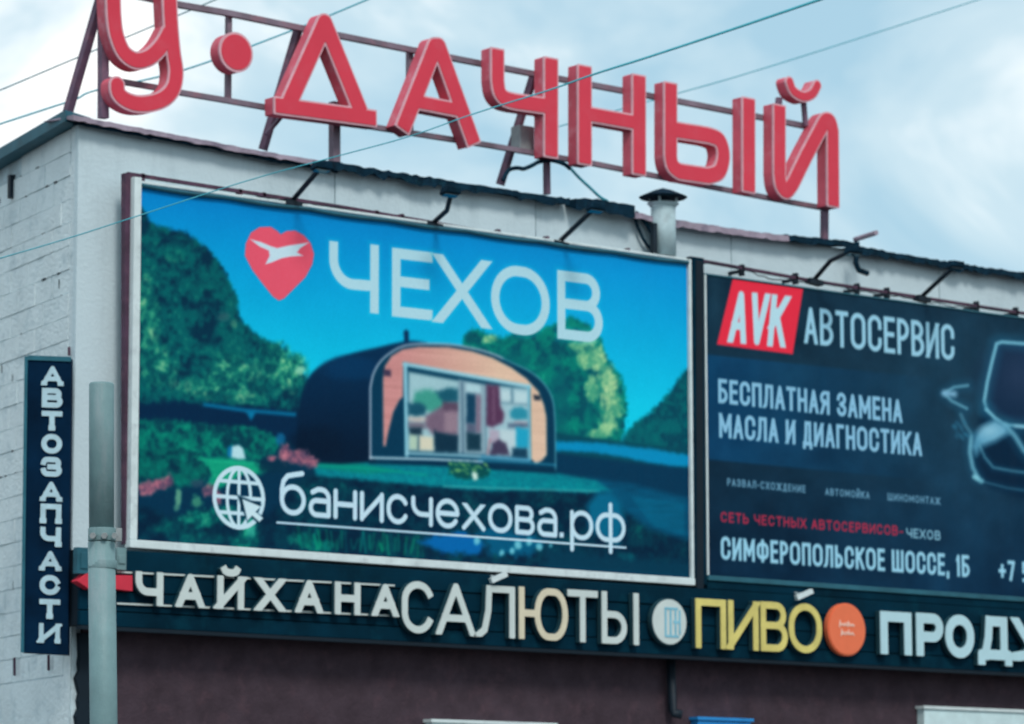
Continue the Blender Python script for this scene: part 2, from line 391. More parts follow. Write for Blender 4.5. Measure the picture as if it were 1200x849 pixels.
def prism(mb, loops, yf, yb, mi=0, xf=None):
    """extrude x-z loops from front plane yf (towards the street) to back plane yb"""
    xf = xf or (lambda x, y, z: (x, y, z))
    flat = [p for l in loops for p in l]; n = len(flat)
    def area(l): return sum(l[i][0]*l[(i+1) % len(l)][1]-l[(i+1) % len(l)][0]*l[i][1] for i in range(len(l)))/2
    def inl(p, l):
        c = False
        for i in range(len(l)):
            a, b = l[i], l[i-1]
            if (a[1] > p[1]) != (b[1] > p[1]) and p[0] < (b[0]-a[0])*(p[1]-a[1])/(b[1]-a[1])+a[0]: c = not c
        return c
    depth_ = [sum(inl(l[0], m) for m in loops if m is not l) for l in loops]
    start = np.cumsum([0]+[len(l) for l in loops]); tris = []
    for i, l in enumerate(loops):
        if depth_[i] % 2: continue
        grp = [i]+[k for k in range(len(loops)) if depth_[k] == depth_[i]+1 and inl(loops[k][0], l)]
        want = abs(area(l))-sum(abs(area(loops[k])) for k in grp[1:]); best = None
        for tr_ in range(8):
            jit = 0 if tr_ == 0 else 2e-5*tr_; rj = random.Random(tr_)
            PP = [[Vector((p[0]+rj.uniform(-jit, jit), p[1]+rj.uniform(-jit, jit), 0)) for p in loops[k]] for k in grp]
            tt = tessellate_polygon(PP); fl = [p for k in grp for p in loops[k]]
            got = sum(abs((fl[b][0]-fl[a][0])*(fl[c][1]-fl[a][1])-(fl[b][1]-fl[a][1])*(fl[c][0]-fl[a][0]))/2 for a, b, c in tt)
            er = abs(got-want)
            if best is None or er < best[0]: best = (er, tt)
            if er < want*.01: break
        if best[0] > want*.02: print('TESS', best[0]/want)
        idx = [int(start[k])+q for k in grp for q in range(len(loops[k]))]
        tris += [(idx[a], idx[b], idx[c]) for a, b, c in best[1]]
    V = [xf(p[0], yf, p[1]) for p in flat]+[xf(p[0], yb, p[1]) for p in flat]
    Fs = []
    for a, b, c in tris:
        A, B, Cc = flat[a], flat[b], flat[c]
        cr_ = (B[0]-A[0])*(Cc[1]-A[1])-(B[1]-A[1])*(Cc[0]-A[0])
        if abs(cr_) < 1e-12: continue
        if cr_ < 0: a, b, c = a, c, b
        Fs.append((a, b, c)); Fs.append((a+n, c+n, b+n))
    o = 0
    for l in loops:
        m = len(l)
        for i in range(m):
            Fs.append((o+i, o+i+n, o+(i+1) % m+n, o+(i+1) % m))
        o += m
    mb.add(V, Fs, mi)
def field(strokes, t, h, cap='butt', pad=.04, extra=None, ext=True):
    P = [p for s in strokes for p in s]
    tm = max(t) if isinstance(t, (list, tuple)) else t
    x0 = min(p[0] for p in P)-tm*1.5-pad; x1 = max(p[0] for p in P)+tm*1.5+pad
    z0 = min(p[1] for p in P)-tm*1.5-pad; z1 = max(p[1] for p in P)+tm*1.5+pad
    xs = np.arange(x0, x1, h); zs = np.arange(z0, z1, h); X, Z = np.meshgrid(xs, zs)
    D = sdf(strokes, X, Z, t, cap, ext)
    if extra is not None: D = extra(D, X, Z)
    D[0, :] = D[-1, :] = 1; D[:, 0] = D[:, -1] = 1
    D = np.where(np.abs(D) < 1e-7, 1e-6, D)
    return D, x0, z0, h
def letter(parent, strokes, t, yf, depth, mats, h=.012, trimw=.012, cap='butt', label=None, name='letter', extra=None, ext=True):
    """letter > face, trim_edge : three nested prisms"""
    D, x0, z0, h = field(strokes, t, h, cap, extra=extra, ext=ext)
    body = MB(); prism(body, contours(D, x0, z0, h), yf, yf+depth)
    o = part(name, body, mats[0], parent, label=label)
    if len(mats) > 2:
        tr = MB(); prism(tr, contours(D-.004, x0, z0, h), yf-.006, yf+.012); part('trim_edge', tr, mats[2], o)
    fa = MB(); prism(fa, contours(D+trimw, x0, z0, h), yf-.012, yf-.001); part('face', fa, mats[1], o)
    return o

# ---------------- numpy noise and painting for the printed sheets --------------------------------
def vnoise(x, y, seed=0):
    xi = np.floor(x).astype(np.int64); yi = np.floor(y).astype(np.int64); fx = x-xi; fy = y-yi
    fx = fx*fx*(3-2*fx); fy = fy*fy*(3-2*fy)
    def h(a, b):
        n = (a*374761393+b*668265263+seed*974634777) & 0x7fffffff
        n = ((n ^ (n >> 13))*1274126177) & 0x7fffffff
        return ((n ^ (n >> 16)) & 0xffff)/65535.0
    return (h(xi, yi)*(1-fx)+h(xi+1, yi)*fx)*(1-fy)+(h(xi, yi+1)*(1-fx)+h(xi+1, yi+1)*fx)*fy
def fbm(x, y, seed=0, oct=4):
    s = 0; a = 1; w = 0
    for o in range(oct):
        s = s+a*vnoise(x*2**o, y*2**o, seed+o); w += a; a *= .55
    return s/w
def poly_in(X, Y, pts, soft=1.5):
    """soft inside mask of a polygon in sample space"""
    inside = np.zeros(X.shape, bool); D = np.full(X.shape, 1e9); n = len(pts)
    for i in range(n):
        x1, y1 = pts[i]; x2, y2 = pts[(i+1) % n]
        c = ((y1 > Y) != (y2 > Y)) & (X < (x2-x1)*(Y-y1)/((y2-y1) or 1e-9)+x1)
        inside ^= c
        dx, dy = x2-x1, y2-y1; L2 = dx*dx+dy*dy or 1e-9
        tt = np.clip(((X-x1)*dx+(Y-y1)*dy)/L2, 0, 1)
        D = np.minimum(D, np.hypot(X-x1-tt*dx, Y-y1-tt*dy))
    S = np.where(inside, D, -D)
    return np.clip(.5+S/soft, 0, 1)
def line_m(X, Y, pts, w, soft=1.2):
    D = np.full(X.shape, 1e9)
    for (x1, y1), (x2, y2) in zip(pts[:-1], pts[1:]):
        dx, dy = x2-x1, y2-y1; L2 = dx*dx+dy*dy or 1e-9
        tt = np.clip(((X-x1)*dx+(Y-y1)*dy)/L2, 0, 1)
        D = np.minimum(D, np.hypot(X-x1-tt*dx, Y-y1-tt*dy))
    return np.clip(.5+(w/2-D)/soft, 0, 1)
class Sheet:
    """a flat printed sheet: a finely divided plane that carries its print as a colour attribute"""
    def __init__(s, x0, z0, w, h, nx, nz, y):
        s.g = (x0, z0, w, h, nx, nz, y)
        s.X, s.Z = np.meshgrid(np.linspace(x0, x0+w, nx), np.linspace(z0, z0+h, nz))
        P = np.stack([s.X, np.full_like(s.X, y), s.Z], -1)
        s.px, s.py = photo(P); s.c = np.zeros(s.X.shape+(3,)); s.y = y
    def over(s, m, col):
        col = np.asarray(col, float); s.c = s.c*(1-m[..., None])+col*m[..., None]
    def poly(s, pts, col, soft=1.5, jag=0, jf=.2, seed=3):
        X, Y = s.px, s.py
        if jag: X = X+(fbm(s.px*jf, s.py*jf, seed)-.5)*jag*2; Y = Y+(fbm(s.px*jf, s.py*jf, seed+9)-.5)*jag*2
        m = poly_in(X, Y, pts, soft); s.over(m, col) if not callable(col) else s.over(m, col(s)); return m
    def line(s, pts, w, col, soft=1.2, a=1): s.over(a*line_m(s.px, s.py, pts, w, soft), col)
    def metre(s, px, py):
        p = at(px, py, s.y); return p[0], p[2]
    def text(s, txt, q, t, gap, col, slant=0, cap='butt', soft=None, glow=None, a=1):
        """q: photograph pixels x0, top0, bot0, x1, top1, bot1"""
        A = s.metre(q[0], q[1]); B = s.metre(q[0], q[2]); Cc = s.metre(q[3], q[4]); Dd = s.metre(q[3], q[5])
        st = layout(txt, (A[0], A[1], B[1], Cc[0], Cc[1], Dd[1]), t, gap, slant)
        s.strokes(st, t, col, cap, soft, glow, a)
    def strokes(s, st, t, col, cap='butt', soft=None, glow=None, a=1):
        P = [p for q in st for p in q]; pad = .12
        x0, x1 = min(p[0] for p in P)-pad, max(p[0] for p in P)+pad; z0, z1 = min(p[1] for p in P)-pad, max(p[1] for p in P)+pad
        gx0, gz0, w, h, nx, nz, y = s.g
        i0 = max(0, int((x0-gx0)/w*(nx-1))); i1 = min(nx, int((x1-gx0)/w*(nx-1))+2); j0 = max(0, int((z0-gz0)/h*(nz-1))); j1 = min(nz, int((z1-gz0)/h*(nz-1))+2)
        sl = (slice(j0, j1), slice(i0, i1)); D = sdf(st, s.X[sl], s.Z[sl], t, cap)
        if glow:
            m = np.clip(1-D/glow[0], 0, 1)**2*glow[2]; s.c[sl] = s.c[sl]*(1-m[..., None])+np.array(glow[1])*m[..., None]
        m = np.clip(.5-D/(soft or w/nx*1.3), 0, 1)*a
        s.c[sl] = s.c[sl]*(1-m[..., None])+np.array(col, float)*m[..., None]
    def build(s, name, parent, k, rough=.45):
        gx0, gz0, w, h, nx, nz, y = s.g
        base = Vector((gx0+w/2, y, gz0+h/2))
        co = np.stack([s.X-base.x, np.zeros_like(s.X), s.Z-base.z], -1).reshape(-1, 3)
        ii, jj = np.meshgrid(np.arange(nx-1), np.arange(nz-1)); a = (jj*nx+ii).ravel()
        F4 = np.stack([a, a+1, a+nx+1, a+nx], -1).astype(np.int32)
        me = bpy.data.meshes.new(name); me.vertices.add(len(co)); me.vertices.foreach_set('co', co.astype(np.float32).ravel())
        me.loops.add(F4.size); me.loops.foreach_set('vertex_index', F4.ravel())
        me.polygons.add(len(F4)); me.polygons.foreach_set('loop_start', np.arange(0, F4.size, 4, dtype=np.int32))
        me.polygons.foreach_set('loop_total', np.full(len(F4), 4, np.int32))
        me.update(calc_edges=True)
        c = np.clip(s.c, 0, 255)/255; c = np.where(c <= .04045, c/12.92, ((c+.055)/1.055)**2.4)/k
        c = np.clip(c, 0.002, .93)**1.14; c = c.reshape(-1, 3)
        ca = me.color_attributes.new('print', 'FLOAT_COLOR', 'POINT')
        ca.data.foreach_set('color', np.concatenate([c, np.ones((len(c), 1))], 1).astype(np.float32).ravel())
        m = bpy.data.materials.new(name+'_ink'); m.use_nodes = True; N = m.node_tree.nodes
        at_ = N.new('ShaderNodeAttribute'); at_.attribute_name = 'print'; at_.attribute_type = 'GEOMETRY'
        b = N['Principled BSDF']; b.inputs['Roughness'].default_value = rough; b.inputs['Specular IOR Level'].default_value = .05
        m.node_tree.links.new(at_.outputs['Color'], b.inputs['Base Color']); me.materials.append(m)
        g_ = N.new('ShaderNodeNewGeometry'); mp_n = N.new('ShaderNodeMapping'); mp_n.inputs['Scale'].default_value = (1.6, 1, .5); L_ = m.node_tree.links
        nn = N.new('ShaderNodeTexNoise'); nn.inputs['Scale'].default_value = 1.5; nn.inputs['Detail'].default_value = 2
        bp = N.new('ShaderNodeBump'); bp.inputs['Strength'].default_value = .6; bp.inputs['Distance'].default_value = .05
        L_.new(g_.outputs['Position'], mp_n.inputs['Vector']); L_.new(mp_n.outputs['Vector'], nn.inputs['Vector']); L_.new(nn.outputs['Fac'], bp.inputs['Height']); L_.new(bp.outputs['Normal'], b.inputs['Normal'])
        o = bpy.data.objects.new(name, me); scene.collection.objects.link(o); o.parent = parent; o.location = base-wloc(parent)
        return o
K_PRINT = 0.76

# ================================================================== SETTING
WY = 0.26                                   # plane of the front wall; billboards stand 0.26 m proud of it
BY = 0.0
corner = at(90, 300, WY); XC = corner[0]
ANG = -0.196; DL = np.array([-math.sin(ANG), math.cos(ANG), 0.0]); NL = np.array([-DL[1], DL[0], 0.0])   # side wall direction / outward normal
XE = at(1200, 500, WY)[0]+6.0
g = MB(); g.add([(-2500, -2500, 0), (2500, -2500, 0), (2500, 2500, 0), (-2500, 2500, 0)], [(0, 1, 2, 3)])
part('ground', g, M['asphalt'], kind='structure', base=(0, 0, 0))
g = MB(); g.box(XC-12, XE+10, -4.2, -.0+WY-.02, -.1, .12); part('pavement', g, M['pavement'], kind='structure')
g = MB(); g.box(XC-12, XE+10, -4.36, -4.205, -.1, .135); part('kerb', g, M['kerb'], kind='structure')

# ---------------- building
b0 = (XC, WY, 0)
bld = thing('shop_building', 'pale rendered flat roofed shop building with brown lower wall behind the billboards', 'building', b0)
# roof line of the front wall, photograph pixels -> points of the wall plane
roof_px = [(87, 139), (200, 161), (390, 197), (530, 219), (668, 240), (745, 252), (800, 263), (925, 283), (1003, 292), (1116, 312), (1200, 325)]
roof_pt = [at(x, y, WY) for x, y in roof_px]; roof_pt[0][0] = XC
q = roof_pt[-1].copy(); q[0] = XE; roof_pt.append(q)
LOWZ = at(600, 757, WY)[2]                  # top of the brown lower wall
def roof_z(x):
    for a, b in zip(roof_pt[:-1], roof_pt[1:]):
        if x <= b[0]: return a[2]+(b[2]-a[2])*max(0, (x-a[0]))/(b[0]-a[0])
    return roof_pt[-1][2]
seams = [XC]+[at(p, 300, WY)[0] for p in (392, 628, 857, 1100)]+[XE-3, XE]
for i in range(len(seams)-1):
    a, b = seams[i]+(.006 if i else 0), seams[i+1]-(.006 if i < len(seams)-2 else 0)
    xs = [a]+[p[0] for p in roof_pt if a < p[0] < b]+[b]
    w = MB()
    prism(w, [[(a, LOWZ+.004)]+[(b, LOWZ+.004)]+[(x, roof_z(x)-.01) for x in reversed(xs)]], WY, WY+.05)
    part('wall_panel', w, M['plaster'], bld)
w = MB(); prism(w, [[(XC+.13, LOWZ+.002), (XE-.01, LOWZ+.002)]+[(x, roof_z(x)-.03) for x in [XE-.01]+[p[0] for p in roof_pt[::-1] if XC+.13 < p[0] < XE-.02]+[XC+.13]]], WY+.055, WY+.25); part('backing_wall', w, M['mortar'], bld)
w = MB(); w.box(XC+.10, XE, WY-.02, WY+.25, 0, LOWZ); part('lower_wall', w, M['brown_wall'], bld)
# side wall: core + individual painted blocks
SL = 7.0
core = MB()
c0 = np.array([XC, WY, 0]); c1 = c0+DL*SL; top0 = roof_pt[0][2]
pl = at_plane(0, 193, c0, NL); sl = (pl[2]-top0)/np.linalg.norm((pl-c0)[:2])
nin = -NL*.3
def side_top(s): return top0-.02+sl*s
core.hexa([c0-NL*.012+DL*.02, c1-NL*.012, c1+nin, c0+nin+DL*.1, *(p+np.array([0, 0, z]) for p, z in ((c0-NL*.012+DL*.02, side_top(0)), (c1-NL*.012, side_top(SL)), (c1+nin, side_top(SL)), (c0+nin+DL*.1, side_top(0))))])
part('side_wall', core, M['mortar'], bld)
# plastered corner strip (quoin)
qn = MB(); qn.hexa([c0, c0+DL*.16, c0+DL*.16-NL*.1, c0+np.array([.06, .1, 0]), *(p+np.array([0, 0, z]) for p, z in ((c0, side_top(0)), (c0+DL*.16, side_top(.16)), (c0+DL*.16-NL*.1, side_top(.16)), (c0+np.array([.06, .1, 0]), side_top(0))))])
part('corner_strip', qn, M['block'], bld)
BH, BL_ = .195, .39
bm = MB(); L2, H2 = BL_/2-.0035, BH/2-.0035
bm.hexa([(-L2, 0, -H2), (L2, 0, -H2), (L2, .05, -H2), (-L2, .05, -H2), (-L2, 0, H2), (L2, 0, H2), (L2, .05, H2), (-L2, .05, H2)])
bme = [bm.mesh('block', [M['block']])]
short = MB(); L3 = BL_/4-.005
short.hexa([(-L3, 0, -H2), (L3, 0, -H2), (L3, .05, -H2), (-L3, .05, -H2), (-L3, 0, H2), (L3, 0, H2), (L3, .05, H2), (-L3, .05, H2)])
sme = short.mesh('block', [M['block']])
angz = math.atan2(-DL[1], -DL[0])           # local +x runs along the wall, local +y into it
rows = []; z = 3.3; cnt = 0
while z < top0-.1: rows.append(z); z += BH
def add_block(me, s, z, i, j):
    global cnt
    o = bpy.data.objects.new('block', me); scene.collection.objects.link(o); o.parent = bld
    P = c0+DL*s+NL*(random.uniform(-.003, .005)); o.location = (P[0]-b0[0], P[1]-b0[1], z+BH/2)
    o.rotation_euler = (random.uniform(-.006, .006), random.uniform(-.004, .004), angz); cnt += 1
for i, z in enumerate(rows):
    s = .165; j = 0
    if i % 2: 
        if z+BH < side_top(s+.1): add_block(sme, s+BL_/4, z, i, j)
        s += BL_/2
    while s < 3.4 and cnt < 296:
        if z+BH*.95 < side_top(s+BL_): add_block(bme[0], s+BL_/2, z, i, j)
        s += BL_; j += 1
# plain fill for blocks above/below (courses outside the frame)
w = MB(); w.hexa([c0+DL*.161, c1, c1-NL*.011, c0+DL*.161-NL*.011, *(p+np.array([0, 0, 3.295]) for p in (c0+DL*.161, c1, c1-NL*.011, c0+DL*.161-NL*.011))])
part('side_plinth', w, M['block'], bld)
# chipped mortar: small ragged dark gaps where joints have lost their filling
chip = MB(); rc = random.Random(21)
for k in range(48):
    r_ = rc.choice(rows[4:]); s_ = rc.uniform(.2, 2.9); vertical = rc.random() < .25
    zc = r_+(rc.uniform(.03, .15) if vertical else 0)
    if zc > side_top(s_)-.15: continue
    P_ = c0+DL*s_+NL*.004+np.array([0, 0, zc]); n_ = rc.randint(5, 8); ra, rb = (.006, .035) if vertical else (rc.uniform(.01, .05), rc.uniform(.005, .014))
    ring_ = [P_+DL*ra*math.cos(2*math.pi*q/n_)*rc.uniform(.6, 1.2)+np.array([0, 0, rb*math.sin(2*math.pi*q/n_)*rc.uniform(.5, 1.3)]) for q in range(n_)]
    V_ = ring_+[p-NL*.02 for p in ring_]; chip.add(V_, [tuple(range(n_)), tuple(reversed(range(n_, 2*n_)))]+[(q, (q+1) % n_, (q+1) % n_+n_, q+n_) for q in range(n_)])
part('mortar_gaps', chip, M['fascia_dark'], bld)
# slot vent in the side wall
sp = at_plane(13.5, 219, c0+NL*.012, NL); v = MB(); v.bar(sp+np.array([0, 0, -.1]), sp+np.array([0, 0, .1]), .06, .05, up=tuple(NL))
part('wall_slot', v, M['black'], bld)
for (px, py0, py1) in ((17, 771, 792), (57, 768, 786), (81, 407, 417)):
    a = at_plane(px, py0, c0+NL*.03, NL); b_ = at_plane(px, py1, c0+NL*.03, NL); v = MB(); v.tube([a, b_], .012, 8); part('iron_stub', v, M['rust'], bld)
# roof slab
w = MB(); zr = roof_pt[-1][2]-.5
w.hexa([(XC+.6, WY+.31, zr), (XE, WY+.31, zr), (XE, WY+9, zr), (XC+2.2, WY+9, zr), (XC+.6, WY+.31, zr+.15), (XE, WY+.31, zr+.15), (XE, WY+9, zr+.15), (XC+2.2, WY+9, zr+.15)]); part('roof_slab', w, M['roofing'], bld)
w = MB(); w.box(XE-.25, XE-.004, WY+.31, WY+9, 0, zr-.01); part('end_wall', w, M['plaster'], bld)
w = MB(); w.box(XC+2.2, XE-.26, WY+8.8, WY+9, 0, zr-.01); part('rear_wall', w, M['plaster'], bld)

# ragged coping along the roof edge
def coping(pxs, m, th, rag, name, seed, ov=.12, back=.34):
    rnd = random.Random(seed); mb = MB(); P = [at(x, y, WY-ov) for x, y in pxs]
    pts = []
    for a, b in zip(P[:-1], P[1:]):
        n = max(2, int(np.linalg.norm(b-a)/.05))
        for i in range(n): pts.append(a+(b-a)*i/n)
    pts.append(P[-1]); V = []; Fs = []; dr = 0
    for p in pts:
        dr = dr*.6+rnd.uniform(-1, 1)*rag*.6; d = max(.01, th+abs(dr)); tz = rnd.uniform(-1, 1)*rag*.18
        V += [(p[0], p[1]+rnd.uniform(-.5, .5)*rag*.3, p[2]+tz-d), (p[0], p[1], p[2]+tz), (p[0], p[1]+ov+back, p[2]+tz+.02), (p[0], p[1]+ov-.004, p[2]+tz-th*.55)]
    for i in range(len(pts)-1):
        o = i*4
        for k in range(4): Fs.append((o+k, o+(k+1) % 4, o+4+(k+1) % 4, o+4+k))
    Fs += [(3, 2, 1, 0), tuple(len(V)-4+k for k in range(4))]
    mb.add(V, Fs); return part(name, mb, m, bld)
coping([(86, 135), (200, 157), (300, 176), (384, 190)], M['coping_pink'], .035, .02, 'roof_flashing', 1)
coping([(95, 143), (200, 162), (300, 181), (396, 198)], M['coping_dark'], .02, .03, 'roofing_felt', 2, ov=.085)
coping([(380, 188), (450, 200), (530, 212), (600, 223), (668, 233)], M['coping_dark'], .045, .055, 'roofing_felt', 3)
coping([(675, 232), (705, 234), (744, 241)], M['coping_dark'], .085, .045, 'roofing_felt', 4, ov=.16)
coping([(738, 247), (768, 254), (800, 259), (860, 268), (925, 277)], M['coping_pink'], .05, .025, 'roof_flashing', 5)
coping([(922, 275), (960, 279), (1003, 284)], M['coping_dark'], .05, .04, 'roofing_felt', 6)
coping([(1004, 288), (1060, 298), (1116, 308), (1160, 314), (1200, 319), (1290, 333)], M['coping_dark'], .045, .05, 'roofing_felt', 7)
P1 = at(1290, 333, WY-.12); w = MB(); w.box(P1[0]+.01, XE, WY-.12, WY+.34, P1[2]-.08, P1[2]); part('roof_flashing', w, M['coping_dark'], bld)
# side coping
w = MB(); off = .14; a = c0+NL*off-DL*.05; b_ = c1+NL*off
zt = lambda s: side_top(s)+.03
w.hexa([a+[0, 0, zt(0)-.05], b_+[0, 0, zt(SL)-.05], b_-NL*.5+[0, 0, zt(SL)-.05], a-NL*.3+DL*.2+[0, 0, zt(0)-.05], a+[0, 0, zt(0)+.045], b_+[0, 0, zt(SL)+.045], b_-NL*.5+[0, 0, zt(SL)+.045], a-NL*.3+DL*.2+[0, 0, zt(0)+.045]])
part('side_coping', w, M['teal_metal'], bld)
# dark ragged pipe chase at the corner under the fascia
w = MB(); rr = random.Random(5); zA = at(97, 742, WY-.03)[2]; xl = at(92, 780, WY-.03)[0]; xr = at(112, 780, WY-.03)[0]
n = 60; V = []
for i in range(n+1):
    zz = zA*(1-i/n); j = rr.uniform(-.02, .02)
    V += [(xl+j, WY-.03, zz), (xr, WY-.03, zz), (xr, WY+.02, zz), (xl+j, WY+.02, zz)]
Fs = []
for i in range(n):
    for k in range(4): Fs.append((i*4+k, i*4+4+k, i*4+4+(k+1) % 4, i*4+(k+1) % 4))
w.add(V, Fs+[(0, 1, 2, 3)]); part('corner_joint', w, M['fascia_dark'], bld)

# ================================================================== BILLBOARDS
def frame_bar(parent, name, a, b, w, d, m, y=0.0):
    mb = MB(); mb.bar(a, b, d, w, up=(0, 0, 1)); return part(name, mb, m, parent, bevel=.004)
BW, BHH = 6.0, 2.919
Z1 = Z0+BHH
bb = thing('billboard', 'left billboard with blue sky, wooden cabin and a red heart beside the town name', 'billboard', (BW/2, BY, Z0))
S = Sheet(0, Z0, BW, BHH, 800, 400, BY)
PX, PY = S.px, S.py
def mixc(a, b, t): return np.asarray(a, float)*(1-t[..., None])+np.asarray(b, float)*t[..., None]
S.c = mixc((0, 134, 196), (20, 196, 218), np.clip((PY-(222+.1*(PX-160)))/215, 0, 1))
S.c += (fbm(PX*.01, PY*.01, 3)[..., None]-.5)*12
def leaf(dark, mid, light, thr=.55, sd=0, fq=1.0):
    """foliage print: clumps, leaf flecks and lit tips"""
    a = fbm(PX*.06*fq+sd, PY*.06*fq, 21+sd, 5); b = fbm(PX*.16*fq, PY*.16*fq, 31+sd, 4); c_ = fbm(PX*.4*fq, PY*.34*fq, 51+sd, 2)
    v = a*.5+b*.35+c_*.15
    c = mixc(dark, mid, np.clip((v-.38)*6, 0, 1)); t2 = np.clip((v-thr)*9, 0, 1)*np.clip((c_-.3)*2.5, 0, 1)
    return c*(1-t2[..., None])+np.asarray(light, float)*t2[..., None]
def spot(x, y, rx, ry, col, a=1.0, rag=.6, sd=70, p=1.0, fq=.16):
    m = np.clip((1+rag*.5-np.hypot((PX-x)/rx, (PY-y)/ry)-fbm(PX*fq, PY*fq, sd)*rag)*2.2, 0, 1)**p
    S.over(m*a, col)
S.poly([(100, 470), (420, 500), (900, 560), (900, 900), (100, 900)], (0, 56, 82))
LD = leaf((0, 54, 76), (0, 96, 100), (46, 130, 116), .60, fq=1.3)
S.poly([(150, 225), (168, 246), (180, 264), (200, 268), (216, 272), (240, 288), (258, 308), (270, 330), (279, 352), (281, 372), (300, 392), (326, 404), (344, 424), (358, 440), (366, 470), (366, 520), (150, 520)], lambda s: LD, 3.5, jag=4, jf=.3)
LL = leaf((0, 80, 90), (44, 148, 122), (168, 210, 160), .52, 3, fq=1.4)
for x, y, rx, ry, a in ((338, 436, 26, 26, .95), (322, 415, 20, 18, .8), (345, 425, 12, 12, .8), (268, 440, 34, 30, .85), (240, 455, 40, 18, .6), (172, 372, 18, 60, .85), (185, 430, 26, 34, .8), (290, 465, 30, 14, .6), (310, 440, 22, 26, .6)): spot(x, y, rx, ry, LL, a, .9, int(x))
spot(352, 434, 8, 7, (150, 205, 175), .8); spot(262, 372, 9, 8, (70, 105, 110), .6); spot(274, 380, 5, 6, (110, 150, 125), .5); spot(205, 300, 14, 10, LL, .6)
# shade band, low roof line, hedge
S.poly([(150, 476), (200, 470), (260, 474), (345, 480), (420, 505), (420, 550), (300, 508), (250, 500), (150, 496)], (0, 46, 76), 6, jag=5)
S.line([(240, 474.5), (286, 481), (345, 486)], 4, (0, 118, 156), 3, .95); S.poly([(288, 482), (300, 483), (297, 489), (294, 493), (291, 488)], (0, 118, 156), 3)
HD = leaf((0, 66, 82), (0, 118, 106), (24, 146, 122), .55, 5, fq=1.5)
S.poly([(150, 492), (190, 491), (240, 497), (290, 500), (318, 508), (328, 518), (322, 533), (300, 540), (230, 532), (150, 534)], lambda s: HD, 4, jag=4, jf=.3)
HB = leaf((0, 58, 76), (0, 104, 98), (10, 130, 114), .58, 6, fq=1.4)
S.poly([(150, 528), (205, 524), (236, 534), (250, 548), (246, 560), (215, 572), (150, 572)], lambda s: HB, 6, jag=5)
LW_ = mixc((0, 132, 112), (40, 172, 132), fbm(PX*.05, PY*.4, 14, 3))
S.poly([(226, 535), (262, 536), (300, 541), (318, 548), (306, 556), (285, 556), (258, 574), (240, 574), (248, 556), (240, 542)], lambda s: LW_, 4, jag=2)
S.line([(232, 539), (304, 544)], 2, (40, 180, 140), 2, .7)
S.poly([(269.5, 528), (272, 523), (280, 521.5), (285, 526), (288, 538), (280, 538.5), (269, 536)], (176, 208, 214), 2.2); S.poly([(267, 524), (272, 522), (271, 537), (266, 534)], (20, 120, 160), 2)
spot(322, 545, 24, 14, (4, 54, 76), .9, .8)
# flowers
PKc = leaf((90, 74, 100), (168, 104, 122), (212, 140, 150), .55, 7, fq=2)
for x, y, rx, ry in ((171, 574, 12, 9), (186, 568, 13, 7), (198, 563, 6, 9), (335, 530, 7, 12), (350, 536, 16, 9), (366, 541, 9, 8), (318, 538, 8, 4), (246, 575, 11, 9), (254, 583, 8, 14)): spot(x, y, rx, ry, PKc, .9, 1.0, int(x*3), fq=.3)
spot(329, 515, 7, 10, (20, 110, 150), .8, .5)
spot(231, 567, 12, 6, (60, 80, 100), .7, .8); spot(209, 584, 5, 13, (110, 165, 138), .85, .8, fq=.3); spot(206, 596, 4, 6, (110, 165, 138), .6, .8); spot(230, 588, 9, 9, (90, 165, 130), .7, 1, fq=.3)
FG = leaf((0, 42, 66), (0, 62, 80), (0, 92, 96), .58, 9)
S.poly([(150, 586), (200, 606), (245, 596), (262, 604), (300, 612), (330, 590), (340, 566), (372, 553), (420, 556), (540, 572), (640, 576), (700, 578), (740, 600), (830, 620), (830, 720), (150, 720)], lambda s: FG, 9, jag=5)
GR = leaf((0, 78, 88), (0, 128, 112), (70, 176, 142), .5, 11, fq=1.6)
for x, y, rx, ry, a in ((240, 608, 34, 12, .8), (200, 618, 26, 8, .5), (292, 622, 14, 26, .95), (284, 636, 20, 10, .8), (262, 600, 20, 10, .7), (240, 632, 40, 8, .45), (372, 640, 26, 8, .7), (352, 632, 16, 8, .6)): spot(x, y, rx, ry, GR, a, 1.0, int(x*2), fq=.2)
spot(294, 618, 7, 18, (90, 190, 170), .5, 1, fq=.3)
for k in range(34):
    x = 350+k*4.4+random.uniform(-2, 2); y = 640+.07*(x-350)+random.uniform(-3, 3); S.line([(x, y), (x+random.uniform(-4, 4), y-random.uniform(8, 26))], random.uniform(1.6, 3), (0, random.uniform(110, 160), random.uniform(96, 124)), 2, random.uniform(.3, .85))
# pond, pale flowers
S.poly([(490, 636), (512, 626), (540, 624), (560, 628), (568, 640), (560, 650), (520, 648)], (0, 104, 164), 6, jag=5); S.poly([(560, 618), (600, 620), (640, 634), (620, 652), (575, 650)], (0, 92, 124), 8, jag=8)
for x, y, r in ((607, 639, 6), (620, 635, 5), (632, 641, 5), (600, 646, 4), (649, 650, 4), (559, 634, 5), (645, 640, 3), (588, 648, 4), (648, 657, 3)): spot(x, y, r, r*1.2, (128, 196, 208), .85, .6, int(x), fq=.4)
spot(735, 655, 14, 10, (0, 122, 128), .7, .8); spot(720, 662, 20, 5, (0, 130, 120), .6, .8)
S.poly([(640, 640), (700, 650), (830, 660), (830, 690), (640, 680)], (0, 62, 84), 10, jag=6)
